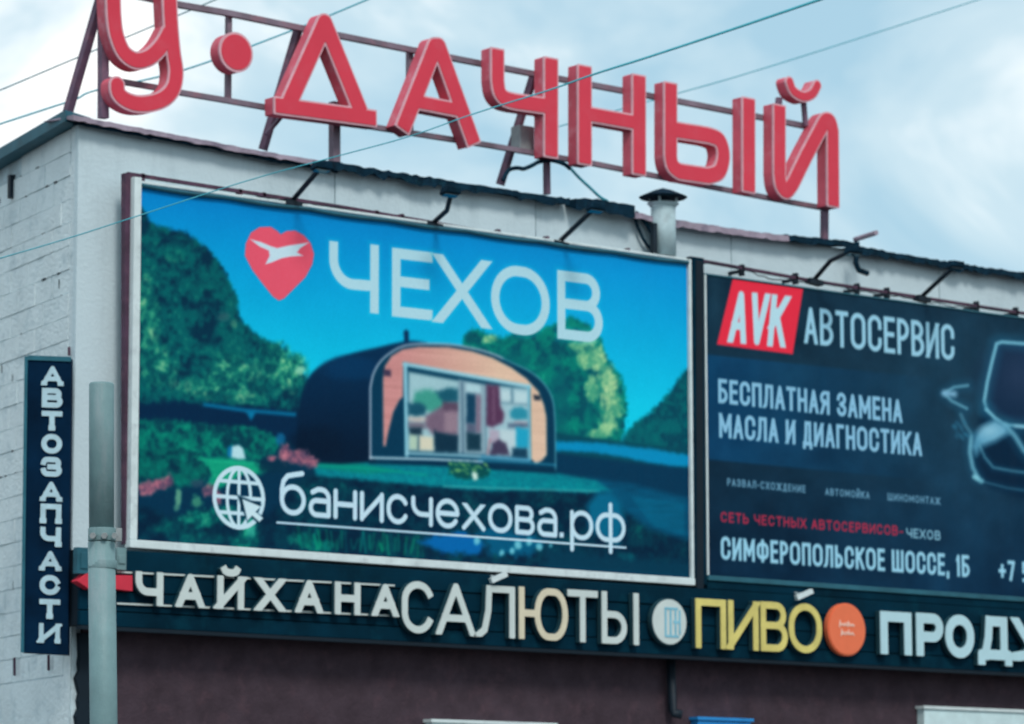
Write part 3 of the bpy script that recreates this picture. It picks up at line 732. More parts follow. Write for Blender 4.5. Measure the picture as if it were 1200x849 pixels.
# right-hand trees
T1 = leaf((0, 84, 98), (0, 124, 114), (34, 158, 132), .60, 13, fq=1.1)
S.poly([(540, 406), (544, 396), (552, 386), (564, 386), (572, 392), (590, 396), (606, 388), (640, 384), (668, 372), (690, 380), (704, 396), (712, 420), (730, 446), (736, 480), (728, 525), (600, 525), (560, 440)], lambda s: T1, 4, jag=4, jf=.3)
spot(600, 430, 30, 26, (0, 96, 106), .6, .8); spot(655, 470, 16, 50, (0, 90, 104), .6, .8); spot(552, 396, 9, 9, (0, 84, 98), .8)
T2 = leaf((80, 158, 128), (150, 194, 146), (202, 218, 164), .56, 15, fq=1.5)
for x, y, rx, ry in ((690, 398, 13, 14), (700, 420, 13, 18), (712, 448, 16, 22), (718, 476, 16, 22), (712, 500, 14, 14), (684, 420, 10, 16), (694, 455, 10, 20), (676, 406, 10, 8), (574, 398, 10, 7), (700, 510, 18, 8)): spot(x, y, rx, ry, T2, .92, .9, int(x), fq=.22)
spot(690, 492, 6, 26, (0, 112, 110), .6, .8); spot(706, 434, 6, 6, (30, 130, 116), .6); spot(700, 466, 5, 9, (30, 130, 116), .5)
T3 = leaf((0, 74, 92), (0, 102, 108), (0, 124, 118), .6, 17, fq=1.2)
S.poly([(830, 426), (804, 434), (796, 442), (788, 456), (778, 468), (764, 482), (744, 496), (732, 510), (728, 532), (830, 548)], lambda s: T3, 5, jag=4, jf=.3)
S.poly([(640, 505), (700, 514), (830, 530), (830, 560), (640, 530)], (0, 78, 94), 4)
S.poly([(648, 517), (700, 519), (760, 526), (830, 537), (830, 549), (780, 546), (740, 538), (700, 531), (648, 528)], (0, 138, 180), 4, jag=1.5)
S.poly([(640, 530), (690, 536), (760, 544), (830, 552), (830, 600), (740, 580), (640, 562)], (0, 60, 88), 5)
DG = mixc((0, 70, 98), (0, 96, 128), fbm(PX*.05, PY*.3, 24, 3)); S.poly([(690, 560), (740, 568), (830, 590), (830, 640), (760, 620), (720, 590)], lambda s: DG, 8)
for k in range(9): S.line([(742+k*3, 584+k*4), (800, 592+k*4)], 2.5, (0, 132, 160), 4, .35)
# lawn in front of the cabin
LN = mixc((0, 108, 128), (0, 146, 150), fbm(PX*.25, PY*.5, 34, 3))
S.poly([(366, 543), (440, 541), (560, 549), (652, 554), (700, 564), (716, 576), (690, 578), (640, 574), (575, 576), (540, 573), (480, 568), (430, 563), (372, 558)], lambda s: LN, 4, jag=1.5)
S.poly([(368, 541), (420, 543), (470, 552), (430, 556), (372, 549)], (0, 132, 122), 4)
S.line([(372, 545), (430, 549), (500, 557)], 2, (10, 164, 140), 3, .7); S.line([(520, 570), (600, 573), (702, 576)], 2.2, (90, 170, 170), 2, .8)
for k in range(60): x = random.uniform(380, 690); S.line([(x, 548+.06*(x-380)+random.uniform(0, 14)), (x+4, 549+.06*(x-380)+random.uniform(2, 13))], 1.6, (20, 160, 165), 2, .35)
S.poly([(700, 577), (716, 577), (728, 590), (732, 612), (724, 640), (690, 620), (688, 592)], (0, 104, 134), 9)
# cabin
S.poly([(346, 541)]+smooth_pts([(348, 500), (350, 478), (355, 456), (365, 438), (384, 424), (410, 415), (440, 408), (478, 400), (500, 402)])+[(470, 440), (440, 541), (400, 544)], lambda s: mixc((6, 52, 84), (4, 34, 58), np.clip((PY-425)/100, 0, 1)), 4)
spot(410, 432, 40, 18, (6, 64, 102), .6, .3); spot(370, 520, 40, 26, (4, 30, 52), .6, .3)
def B(x, y): return (425+x/4.996, 395+y/4.996)
def W(pts, col, soft=3, jag=0): S.poly([B(*p) for p in pts], col, soft, jag=jag, jf=.3)
def rect(x0, y0, x1, y1, col, soft=3, jag=.8): W([(x0, y0), (x1, y0+.12*(x1-x0)), (x1, y1+.05*(x1-x0)), (x0, y1)], col, soft, jag)
fr = [(45, 712)]+smooth_pts([(45, 300), (62, 220), (100, 150), (160, 95), (235, 55), (330, 42), (500, 44), (640, 66), (760, 100), (880, 155), (990, 210), (1070, 285), (1112, 370), (1125, 480), (1128, 600)], n=4)+[(1130, 790)]
W(fr, (6, 62, 88), 2)
wood = mixc((196, 138, 136), (214, 182, 160), np.clip((PX-465)/120, 0, 1)); wood = wood+(vnoise(PX*.02, (PY-.09*PX)*.45, 4)[..., None]-.5)*14
W([(120, 640)]+[(118, 250), (130, 170), (170, 110), (235, 72), (330, 58), (500, 60), (640, 84), (760, 122), (870, 180), (960, 245), (1030, 320), (1062, 400), (1076, 470), (1078, 690), (1050, 725), (1015, 742), (985, 715), (980, 300), (240, 150), (236, 350), (215, 372), (180, 440), (150, 560), (135, 640)], lambda s: wood, 3)
S.line([B(*p) for p in fr[:36]], 2.2, (176, 178, 192), 2.2); S.line([B(*p) for p in fr[35:]], 1.8, (96, 150, 165), 2.2, .9)
S.line([B(45, 708), B(400, 716), B(700, 730)], 2.6, (188, 204, 214), 2); S.line([B(680, 722), B(1000, 740), B(1128, 750)], 2, (60, 150, 180), 2, .8)
W([(118, 190), (165, 195), (165, 232), (125, 228)], (70, 60, 84), 3)
S.line([B(245, 160), B(975, 292)], 4.4, (150, 196, 208), 2.6); S.line([B(250, 160), B(258, 690)], 4.4, (140, 190, 204), 2.6); S.line([B(972, 292), B(978, 715)], 3, (120, 186, 204), 2.6)
W([(270, 205), (562, 258), (562, 678), (268, 664)], (158, 192, 198), 2)
W([(300, 330), (360, 305), (440, 320), (490, 360), (480, 430), (400, 440), (300, 420)], (58, 150, 134), 6, 3); W([(430, 320), (500, 300), (562, 305), (562, 380), (470, 385)], (14, 84, 104), 5, 2)
W([(268, 390), (330, 385), (375, 410), (365, 455), (320, 465), (268, 462)], (14, 78, 100), 4, 2); W([(365, 470), (470, 400), (562, 390), (562, 575), (420, 575), (365, 530)], (118, 94, 114), 5, 2)
W([(470, 380), (562, 385), (562, 430), (470, 430)], (88, 66, 88), 4, 1); W([(480, 440), (562, 440), (562, 560), (480, 560)], (146, 120, 134), 5, 2)
W([(268, 470), (345, 468), (380, 485), (330, 500), (268, 490)], (196, 180, 172), 3, 1); W([(268, 500), (365, 505), (365, 540), (268, 530)], (112, 104, 120), 4, 1)
W([(272, 530), (345, 532), (348, 575), (275, 575)], (16, 46, 64), 3, 1); rect(274, 572, 322, 660, (176, 198, 176)); rect(330, 578, 416, 664, (214, 206, 182)); W([(418, 545), (440, 560), (562, 575), (562, 678), (420, 672)], (4, 42, 64), 3, 1)
rect(322, 580, 330, 660, (24, 60, 80), 2)
W([(560, 250), (722, 280), (722, 690), (560, 680)], (140, 166, 178), 2.5); S.line([B(582, 270), B(588, 684)], 1.5, (20, 60, 88), 2, .8)
rect(606, 272, 690, 322, (176, 206, 212)); rect(608, 330, 662, 505, (6, 58, 86)); rect(662, 340, 692, 560, (128, 108, 128)); rect(608, 505, 662, 560, (84, 92, 116)); rect(608, 560, 692, 664, (10, 50, 68))
W([(724, 278), (968, 306), (972, 708), (724, 694)], (160, 192, 200), 2)
W([(724, 278), (800, 286), (806, 400), (828, 450), (822, 500), (760, 530), (724, 520)], (86, 48, 80), 3.5, 1); rect(760, 300, 775, 500, (112, 76, 104), 3)
rect(868, 300, 882, 385, (96, 134, 152), 2); W([(806, 380), (968, 392), (968, 402), (806, 392)], (110, 146, 160), 2); rect(812, 312, 864, 374, (186, 208, 212)); rect(888, 318, 962, 384, (186, 210, 214))
W([(862, 440), (885, 415), (930, 412), (962, 430), (965, 480), (900, 488), (866, 470)], (36, 138, 160), 3, 1); W([(850, 508), (968, 500), (968, 530), (850, 532)], (84, 104, 128), 3, 1); rect(888, 490, 965, 503, (190, 168, 176), 2)
rect(740, 540, 800, 620, (176, 164, 180)); rect(805, 540, 896, 650, (188, 206, 210)); rect(898, 530, 970, 648, (24, 158, 190)); W([(742, 690), (756, 625), (800, 600), (842, 625), (862, 695)], (64, 54, 82), 3, 2); W([(870, 705), (878, 650), (962, 652), (968, 712)], (10, 58, 84), 3, 1)
S.line([B(745, 600), B(730, 690)], 1.8, (180, 96, 110), 2, .8); S.line([B(860, 620), B(868, 690)], 2, (180, 200, 206), 2, .8)
S.line([B(258, 682), B(560, 694), B(720, 704), B(975, 722)], 3, (150, 192, 206), 2.5); S.line([B(700, 700), B(975, 722)], 2, (0, 120, 170), 3, .6)
W([(1000, 340), (1040, 345), (1040, 372), (1005, 370)], (36, 50, 66), 3); 
W([(240, -30), (255, -42), (270, -30), (270, 30), (245, 40)], (4, 52, 88), 3)
S.line([B(45, 735), B(500, 745), B(1130, 790)], 4, (0, 48, 74), 4, .9)
W([(500, 745), (530, 728), (640, 738), (700, 760), (742, 785), (735, 815), (660, 835), (560, 830), (505, 800)], (10, 84, 84), 4, 3)
for k in range(26): x, y = random.uniform(505, 735), random.uniform(738, 800); S.line([B(x, y), B(x+12, y+6)], 2, (128, 176, 110), 2, .7)
W([(636, 800), (650, 788), (672, 800), (676, 835), (650, 842)], (196, 216, 206), 3)
def blur3(c, n):
    for _ in range(n):
        c = np.pad(c, ((1, 1), (0, 0), (0, 0)), 'edge'); c = c[:-2]*.25+c[1:-1]*.5+c[2:]*.25
        c = np.pad(c, ((0, 0), (1, 1), (0, 0)), 'edge'); c = c[:, :-2]*.25+c[:, 1:-1]*.5+c[:, 2:]*.25
    return c
wm = line_m(PX, PY, [B(270, 330), B(970, 400)], 1, 1)*0+poly_in(PX, PY, [B(262, 190), B(972, 300), B(975, 715), B(262, 680)], 4)
soft_ = blur3(S.c, 5); S.c = S.c*(1-wm[..., None]*.6)+(soft_*.8+np.array([150, 160, 165])*.2)*wm[..., None]*.6     # glazing: soft, greyed by reflections
for x, y, rx, ry in ((333, 532, 8, 14), (346, 535, 14, 10), (357, 538, 14, 11), (367, 543, 9, 8), (174, 572, 15, 11), (190, 567, 13, 9)): spot(x, y, rx, ry, PKc, .85, 1.0, int(x*5), fq=.3)
S.c = blur3(np.clip(S.c, 0, 255), 3)
# emblem: heart with a bird
S.poly([(287, 300), (288, 286), (294, 273), (304, 266.5), (317, 266), (325, 271), (329, 275), (336, 271), (346, 270.5), (356, 276), (364, 285), (368, 298), (366, 310), (358, 325), (346, 337), (333, 350), (327, 352.5), (320, 348), (308, 333), (296, 317)], (228, 92, 112), 1.8)
S.poly([(293, 280.5), (306, 284), (318, 289), (325, 291), (338, 288), (362, 284.5), (352, 291), (348, 296), (355, 300), (340, 301), (330, 303), (318, 308), (311, 310), (316, 300), (315, 294), (304, 289)], (190, 210, 222), 1.8)
# big word, letter by letter
def px_letter(S, ch, q, t, col, **k): S.text(ch, q, t, 0, col, **k)
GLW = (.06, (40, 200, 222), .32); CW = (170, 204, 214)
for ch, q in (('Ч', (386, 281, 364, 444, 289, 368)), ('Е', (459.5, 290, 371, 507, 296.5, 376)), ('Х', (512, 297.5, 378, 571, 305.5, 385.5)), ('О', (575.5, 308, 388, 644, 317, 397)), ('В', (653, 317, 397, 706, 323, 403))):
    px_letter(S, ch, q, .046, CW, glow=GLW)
# globe with pointer
GC = S.metre(280, 583.5); R_ = .245; ring = lambda rx, rz: [[(GC[0]+rx*math.cos(a*math.pi/18), GC[1]+rz*math.sin(a*math.pi/18)) for a in range(37)]]
W2 = (188, 210, 222)
S.strokes(ring(R_, R_), .02, W2, 'round'); S.strokes(ring(R_*.48, R_), .016, W2, 'round')
S.strokes([[(GC[0], GC[1]-R_), (GC[0], GC[1]+R_)], [(GC[0]-R_, GC[1]+.0), (GC[0]+R_, GC[1]+.0)]], .016, W2)
for dz in (-.13, .13): S.strokes([[(GC[0]-R_*.82, GC[1]+dz), (GC[0]+R_*.82, GC[1]+dz)]], .016, W2)
S.poly([(278, 580), (306, 592), (300, 600), (310, 608), (303, 614), (294, 606), (290, 612)], (8, 48, 66), 3)
S.poly([(284, 585), (306, 594), (299.5, 600), (308.5, 607.5), (304, 612), (295.5, 604.5), (290, 610.5)], (192, 212, 222), 1.4)
# web address, underline
W3 = (186, 208, 226)
S.text('банисчехова', (328, 570, 603, 653, 593, 630.5), .0225, .09, W3, cap='round')
S.text('.', (655, 594, 630, 661, 594, 630.5), .023, 0, W3); S.text('рф', (668, 598, 632.5, 733, 602, 637), .0225, .08, W3, cap='round')
S.line([(325, 612.5), (733, 642)], 2.4, W3, 1.1)
S.line([(260, 638), (500, 655)], 5, (120, 150, 160), 3, .0)
S.c += (RNG.random(S.c.shape[:2])[..., None]-.5)*7
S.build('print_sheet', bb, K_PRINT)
# its frame
fw = M['frame_white']
for nm, x0, x1, z0, z1, yy in (('frame_rail', -.075, BW+.04, Z0-.07, Z0-.004, -.035), ('frame_stile', -.072, -.004, Z0-.003, Z1+.05, -.03), ('frame_stile', BW+.004, BW+.035, Z0-.003, Z1+.02, -.03), ('frame_rail', -.003, BW+.003, Z1+.004, Z1+.028, -.012)):
    mb = MB(); mb.box(x0, x1, yy, .05, z0, z1); part(nm, mb, fw, bb, bevel=.006)
mb = MB(); mb.box(-.003, BW+.003, .004, .03, Z0-.003, Z1+.003); part('backing_board', mb, M['frame_white'], bb)
# hem folds at the top edge of the sheet
mb = MB(); n = 60
pts = [(i/n*BW, -.022, Z1-.012-.012*abs(math.sin(i*.37))) for i in range(n+1)]; mb.tube(pts, .018, 6); part('sheet_hem', mb, M['teal_metal'], bb)

# ---- second board
a1 = at(827, 323, BY); a2 = at(829, 674, BY); X2 = (a1[0]+a2[0])/2; ZB2 = a2[2]; ZT2 = a1[2]
bb2 = thing('billboard', 'dark navy billboard on the right advertising a car service beside a ghostly car', 'billboard', (X2+3, BY, ZB2))
T = Sheet(X2, ZB2, 6.0, ZT2-ZB2, 860, 380, BY); PX, PY = T.px, T.py
T.c = mixc((22, 52, 70), (8, 42, 66), np.clip((PY-500)/200, 0, 1)); 
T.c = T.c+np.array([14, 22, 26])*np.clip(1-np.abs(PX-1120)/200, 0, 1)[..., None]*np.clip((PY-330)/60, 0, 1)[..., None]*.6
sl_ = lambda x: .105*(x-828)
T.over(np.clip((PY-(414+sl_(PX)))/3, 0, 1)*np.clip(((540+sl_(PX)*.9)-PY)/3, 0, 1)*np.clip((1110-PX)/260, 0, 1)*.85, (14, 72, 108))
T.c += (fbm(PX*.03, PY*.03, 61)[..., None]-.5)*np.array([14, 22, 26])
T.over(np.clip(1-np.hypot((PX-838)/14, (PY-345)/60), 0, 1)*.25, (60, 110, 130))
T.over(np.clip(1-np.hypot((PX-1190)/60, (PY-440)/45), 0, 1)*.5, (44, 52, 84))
T.poly([(860, 321.5), (942, 334), (929, 415.5), (840, 404)], (226, 54, 76), 1.6)
WL = (178, 208, 218)
def avk(): T.text('AVK', (852, 339, 401.5, 919, 347, 408), .037, .06, WL, slant=.14)
avk()
WT = (150, 192, 210)
T.text('АВТОСЕРВИС', (942, 359.5, 402.5, 1118, 380.5, 423), .0245, .12, WT)
T.text('БЕСПЛАТНАЯ ЗАМЕНА', (841.5, 444, 472.5, 1057, 468, 496), .020, .12, (138, 182, 206))
T.text('МАСЛА И ДИАГНОСТИКА', (842.5, 484, 513, 1080, 506.5, 535), .020, .12, (138, 182, 206))
T.text('РАЗВАЛ-СХОЖДЕНИЕ', (852, 560.5, 569.5, 944, 569, 578), .0075, .2, (110, 150, 172)); T.text('АВТОМОЙКА', (967, 572, 580.5, 1019, 576.5, 585), .0075, .2, (110, 150, 172)); T.text('ШИНОМОНТАЖ', (1040, 578, 586.5, 1102, 583, 592), .0075, .2, (110, 150, 172))
T.text('СЕТЬ ЧЕСТНЫХ АВТОСЕРВИСОВ', (844.5, 600, 612, 1052, 616, 628), .0095, .16, (178, 52, 78)); T.text('-', (1053, 618, 628, 1059, 618, 628), .008, .1, (178, 52, 78)); T.text('ЧЕХОВ', (1062, 619, 630, 1102, 622.5, 633.5), .0085, .16, (140, 180, 196))
T.text('СИМФЕРОПОЛЬСКОЕ ШОССЕ, 1Б', (844.5, 629, 656, 1136, 650.5, 677), .019, .13, (150, 194, 212))
T.text('+7 9', (1170, 656, 680, 1207, 659, 683), .019, .15, (150, 194, 212))
CL = (120, 176, 194)
T.poly([(1250, 404), (1174, 404), (1168, 408), (1160, 460), (1160, 482), (1190, 494), (1250, 500)], (24, 50, 76), 5)
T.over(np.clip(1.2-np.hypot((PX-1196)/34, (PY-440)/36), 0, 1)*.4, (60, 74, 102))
T.poly([(1154, 476), (1166, 490), (1190, 500), (1250, 506), (1250, 600), (1160, 572), (1140, 552), (1136, 520), (1146, 500)], (6, 42, 66), 8)
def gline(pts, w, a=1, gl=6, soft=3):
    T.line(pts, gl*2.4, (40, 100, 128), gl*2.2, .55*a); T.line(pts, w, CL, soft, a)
gline([(1250, 401), (1200, 403), (1174, 401), (1168, 403), (1163, 422), (1157, 448), (1153.5, 470), (1156, 480)], 3.6)
gline([(1156, 480), (1166, 490), (1178, 498), (1250, 504)], 3.6); gline([(1178, 498), (1190, 512), (1200, 528), (1250, 580)], 5, .8, 6, 5)
T.line([(1190, 500), (1250, 506)], 3, (150, 190, 206), 3, .6)
gline([(1134, 452), (1118, 454), (1106, 461), (1115, 470), (1133, 479)], 3, .75, 5); T.line([(1107, 461), (1118, 462)], 7, (132, 176, 200), 6, .9)
T.poly([(1138, 524), (1142, 510), (1152, 500), (1166, 492), (1180, 500), (1182, 508), (1166, 518), (1150, 524), (1144, 534)], (104, 160, 184), 9)
T.over(np.clip(1.1-np.hypot((PX-1160)/18, (PY-505)/11), 0, 1)*.7, (150, 192, 208))
gline([(1138, 512), (1136.5, 530), (1140, 548), (1146, 560)], 4.5, .8, 5, 4); T.line([(1142, 559), (1150, 564)], 5, (140, 198, 210), 4, .9)
gline([(1148, 522), (1154, 536), (1164, 548), (1185, 552), (1250, 560)], 2, .6, 3); gline([(1150, 564), (1180, 572), (1250, 582)], 1.6, .4, 3)
gline([(1126, 486), (1131, 498), (1138, 508)], 3, .5, 4, 4)
for i in range(26):
    x, y = random.uniform(1116, 1134), random.uniform(494, 514); T.line([(x, y), (x+2, y+2)], 2.4, (50, 110, 136), 3, .45)
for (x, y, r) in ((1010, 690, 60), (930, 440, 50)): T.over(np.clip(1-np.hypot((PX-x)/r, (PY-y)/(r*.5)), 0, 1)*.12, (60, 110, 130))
T.c = blur3(np.clip(T.c, 0, 255), 1)
T.c += (RNG.random(T.c.shape[:2])[..., None]-.5)*5
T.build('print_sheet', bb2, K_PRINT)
H2_ = ZT2-ZB2; dk = M['fascia']; g2 = M['teal_metal']
for nm, x0, x1, z0, z1, yy, m in (('frame_rail', X2-.02, X2+6.02, ZB2-.05, ZB2-.004, -.03, M['teal_metal']), ('frame_stile', X2-.022, X2-.003, ZB2-.003, ZT2+.003, -.022, M['frame_white']), ('frame_stile', X2+6.003, X2+6.03, ZB2-.003, ZT2+.003, -.022, M['frame_white']), ('frame_rail', X2-.003, X2+6.003, ZT2+.004, ZT2+.02, -.01, M['teal_metal'])):
    mb = MB(); mb.box(x0, x1, yy, .05, z0, z1); part(nm, mb, m, bb2, bevel=.004)
mb = MB(); mb.box(X2-.002, X2+6.002, .004, .03, ZB2-.003, ZT2+.003); part('backing_board', mb, M['black'], bb2)

# ---- steel carrier of both boards: outer post, top rail, stubs, gap post
YR = .06
car = thing('billboard_carrier', 'purple brown steel frame on the wall that carries both billboards', 'metal frame', (at(148, 640, YR)[0], YR, at(148, 640, YR)[2]))
A = at(148.5, 204, YR); B = at(148.5, 638, YR)
mb = MB(); mb.bar(B, A, .07, .06); part('post', mb, M['rust'], car)
rail_px = [(149, 204), (400, 243), (580, 274), (765, 303), (822, 306), (955, 330), (1196, 367), (1330, 388)]
P = [at(x, y, YR-.01) for x, y in rail_px]; mb = MB()
for a, b in zip(P[:-1], P[1:]): mb.bar(a, b, .035, .028)
part('top_rail', mb, M['rust'], car)
A = at(817.5, 306, YR-.05); B = at(818.5, 690, YR-.05)
mb = MB(); mb.bar(B, A, .085, .05); part('post', mb, M['fascia_dark'], car)
for (x, y) in ((166, 212), (280, 230), (308, 234), (440, 255), (470, 259), (583, 277), (640, 285), (735, 299), (869, 318), (932, 328), (1004, 340), (1039, 345), (1144, 361), (1190, 368)):
    a = at(x, y-5, YR+.0); mb = MB(); mb.bar(a+[0, 0, .02], a-[0, 0, .085], .03, .055); part('stub', mb, M['rust'] if x < 800 else M['black'], car)
    a = at(x, y, YR+.03); mb = MB(); mb.bar(a, (a[0], WY, a[2]), .03, .03); part('wall_tie', mb, M['black'], car)
# loose cable wrapped along the rail
rr = random.Random(3); pts = []
for i in range(140):
    f = i/139; x = 300+f*880; y = np.interp(x, [p[0] for p in rail_px], [p[1] for p in rail_px])+3+3*math.sin(i*.31)*math.sin(i*.053)+rr.uniform(-1.2, 1.2); pts.append(at(x, y, YR-.05))
mb = MB(); mb.tube(pts, .006, 5); solo('cable', 'black cable wound along the top rail above the billboards', 'cable', mb, M['black'])

# ---- floodlights on arms
def flood(p0, p1, label, kink=0):
    a = at(*p0, YR-.02); b = at(*p1, YR-.62)
    o = thing('floodlight', label, 'floodlight', a, 'floodlights on arms above the billboards')
    mb = MB(); mb.bar(a+[-.10, -.02, -.02], a+[.07, -.02, -.035], .08, .05); part('base_plate', mb, M['black'], o)
    mid = a*.5+b*.5+np.array([kink*.05, 0, kink*-.03]); mb = MB(); mb.tube([a, mid, b], .022, 8); part('arm', mb, M['black'], o, smooth=True)
    mb = MB(); mb.hexa([b+[-.09, -.02, -.03], b+[.09, -.02, -.03], b+[.09, .07, -.05], b+[-.09, .07, -.05], b+[-.07, -.03, .02], b+[.07, -.03, .02], b+[.07, .06, .03], b+[-.07, .06, .03]])
    h = part('lamp_head', mb, M['coping_dark'], o, bevel=.006)
    mb = MB(); mb.hexa([b+[-.075, .0, -.047], b+[.075, .0, -.047], b+[.075, .06, -.062], b+[-.075, .06, -.062], b+[-.075, .0, -.04], b+[.075, .0, -.04], b+[.075, .06, -.052], b+[-.075, .06, -.052]])
    part('lens', mb, M['glass'], h)
flood((342, 236), (379, 193), 'leftmost floodlight arm, above the heart on the left billboard')
flood((507, 262), (530, 222), 'kinked floodlight arm above the middle of the left billboard', 1)
flood((655, 284), (700, 241), 'floodlight arm at the right end of the left billboard, left of the vent pipe')
flood((954, 328), (1002, 292), 'floodlight arm above the car service billboard, under the projecting rod', -1)
flood((1080, 348), (1122, 309), 'rightmost floodlight arm, above the car service billboard')

# ================================================================== ROOF SIGN
SY, SD = .34, .135          # front plane and depth of the letters
zb = at(120, 137, SY+SD)[2]
rs = thing('roof_sign', 'large red channel letters on a steel rack along the roof edge', 'roof sign', (at(120, 137, SY+SD)[0], SY+SD, zb))
RM = [M['red_side'], M['red_face'], M['trim']]
def mp_(pts): return [(at(x, y, SY)[0], at(x, y, SY)[2]) for x, y in pts]
TW = .075                   # half stroke
def rl(strokes, t=TW, **k): return letter(rs, [mp_(s) for s in strokes], t, SY, SD, RM, trimw=.013, ext=False, **k)
# У : bowl and tail (its top is above the picture)
rl([smooth_pts([(131, -48), (132, -10), (133.5, 24), (137, 44), (145, 62), (158, 71), (172, 69), (183, 61), (191, 51), (198, 38)]),
    smooth_pts([(197, -40), (198.5, 0), (200, 30), (203, 62), (206, 84), (203, 103), (193, 115), (178, 121), (160, 122), (146, 117), (138, 109), (137, 99)])], t=.073)
# dot
c_ = at(276.2, 61.5, SY); ring_ = [[(c_[0], c_[2]), (c_[0]+.002, c_[2])]]
letter(rs, ring_, .170, SY, SD, RM, cap='round', trimw=.018, name='dot')
# Д
rl([[(338, 122), (380.4, 27.5), (423, 133)], [(321, 123.5), (441, 139.5)]], t=[.084, .075])
# А
rl([[(471, 153), (509.5, 55), (514, 55), (555.5, 170)], [(487, 119.5), (538, 129.5)]], t=[.083, .066])
# Ч
rl([[(582.7, 57), (582.7, 94)]+smooth_pts([(582.7, 94), (585, 108), (592, 116), (604, 119.5)])+[(604, 119.5), (643, 125)], [(645.4, 68), (645.4, 185)]], t=[.077, .083])
# Н
rl([[(684.8, 77), (685, 193.5)], [(748.5, 88), (748.7, 205.5)], [(686, 133.5), (747, 144.5)]], t=[.083, .083, .072])
# Ы, first half
rl([[(785.5, 97), (785.5, 184)]+smooth_pts([(785.5, 184), (788, 195), (796, 201.5)])+[(796, 201.5), (830, 206.5)]+smooth_pts([(830, 206.5), (842, 202), (847, 189), (847, 176), (842, 164), (829, 158.7)])+[(829, 158.7), (787, 152)]], t=.081)
# Ы, second half
rl([[(877, 115), (877.2, 226)]], t=.083)
# Й
rl([[(913, 123), (913, 204)]+smooth_pts([(913, 204), (915, 218), (921.5, 224), (929, 215)])+[(929, 215), (945, 182), (962, 150)]+smooth_pts([(962, 150), (967, 142), (972.5, 143), (975.5, 154)])+[(975.5, 154), (976.2, 243)]], t=.081)
# breve of Й
rl([smooth_pts([(924.5, 95), (929.4, 107), (941, 113.5), (951.7, 110), (958, 99)])], t=.052, name='breve')
# rack
YR2 = SY+SD+.03
def rbar(name, pts, w, m, Y=YR2, Y2=None):
    mb = MB(); P = [at(x, y, Y) for x, y in pts]
    if Y2 is not None: P[-1] = at(*pts[-1], Y2)
    for a, b in zip(P[:-1], P[1:]): mb.bar(a, b, w, w)
    return part(name, mb, m, rs)
rbar('rail', [(60, -24), (118, -14), (210, 6), (268, 16), (350, 33), (402, 43), (477, 58), (625, 87), (800, 120), (923, 144), (962, 152)], .05, M['rail'])
rbar('rail', [(118, 92), (183, 103), (212, 109), (265, 118), (310, 126), (430, 148), (575, 171), (615, 178), (700, 193), (800, 213), (925, 237), (970, 245)], .045, M['rail'])
rbar('post', [(121, -40), (121, 139)], .07, M['rack'])
rbar('post', [(268, 15), (267, 118)], .045, M['rail'], YR2+.045)
rbar('post', [(392, 120), (392, 194)], .075, M['rail'], YR2+.07)
rbar('post', [(640, 150), (641, 228)], .05, M['rack'], YR2+.06)
rbar('post', [(967, 150), (966, 282)], .06, M['rack'], YR2+.06)
rbar('post', [(480, 57), (480, 155)], .05, M['rail'], YR2+.05)
rbar('post', [(785, 118), (785, 212)], .05, M['rail'], YR2+.05)
rbar('brace', [(118, -2), (78, 137)], .065, M['rack'], YR2+.05, YR2+.5)
rbar('brace', [(350, 33), (308, 176)], .06, M['rack'], YR2+.05, YR2+.4)
rbar('brace', [(625, 90), (586, 217)], .06, M['rack'], YR2+.05, YR2+.4)
rbar('brace', [(312, 158), (330, 137), (350, 133)], .03, M['rack'], YR2+.1)
rbar('breve_strut', [(941, 112), (944, 148)], .04, M['rack'], SY+.1); rbar('breve_strut', [(913, 115), (912, 126)], .05, M['rack'], SY+.1)
a = at(621, 162, YR2+.03); mb = MB(); mb.box(a[0]-.09, a[0]+.08, YR2+.06, YR2+.2, a[2]-.12, a[2]+.12)
o = part('power_supply', mb, M['box_grey'], rs, bevel=.01)
pts = smooth_pts([(589, 212), (596, 200), (606, 197), (614, 198), (624, 194), (632, 190), (645, 188), (660, 192), (668, 198)])
mb = MB(); mb.tube([at(x, y, SY+.1) for x, y in pts], .02, 7); solo('roof_cable', 'thick dark cable sagging below the fourth red letter on the roof', 'cable', mb, M['coping_dark'])
pts = smooth_pts([(668, 197), (678, 208), (690, 219), (703, 231), (712, 236)])
mb = MB(); mb.tube([at(x, y, SY+.1) for x, y in pts], .014, 7); solo('roof_cable', 'teal cable running from the fifth red letter down to the roof edge', 'cable', mb, M['wire_teal'])
mb = MB(); a = at(1002, 281, WY-.1); b = at(1027, 273, WY-.45); mb.tube([a, b], .026, 8); solo('metal_rod', 'short pink brown rod sticking out over the roof edge right of the roof sign', 'rod', mb, M['coping_pink'])
a = at(1004, 284, WY-.22); mb = MB(); mb.tube([a, a-[0, 0, .1], a+[-.02, 0, -.2], a+[.02, 0, -.27], a+[.14, 0, -.29]], .028, 7); solo('hanging_felt', 'dark scrap of felt hanging from the roof edge below the rod', 'felt scrap', mb, M['coping_dark'])

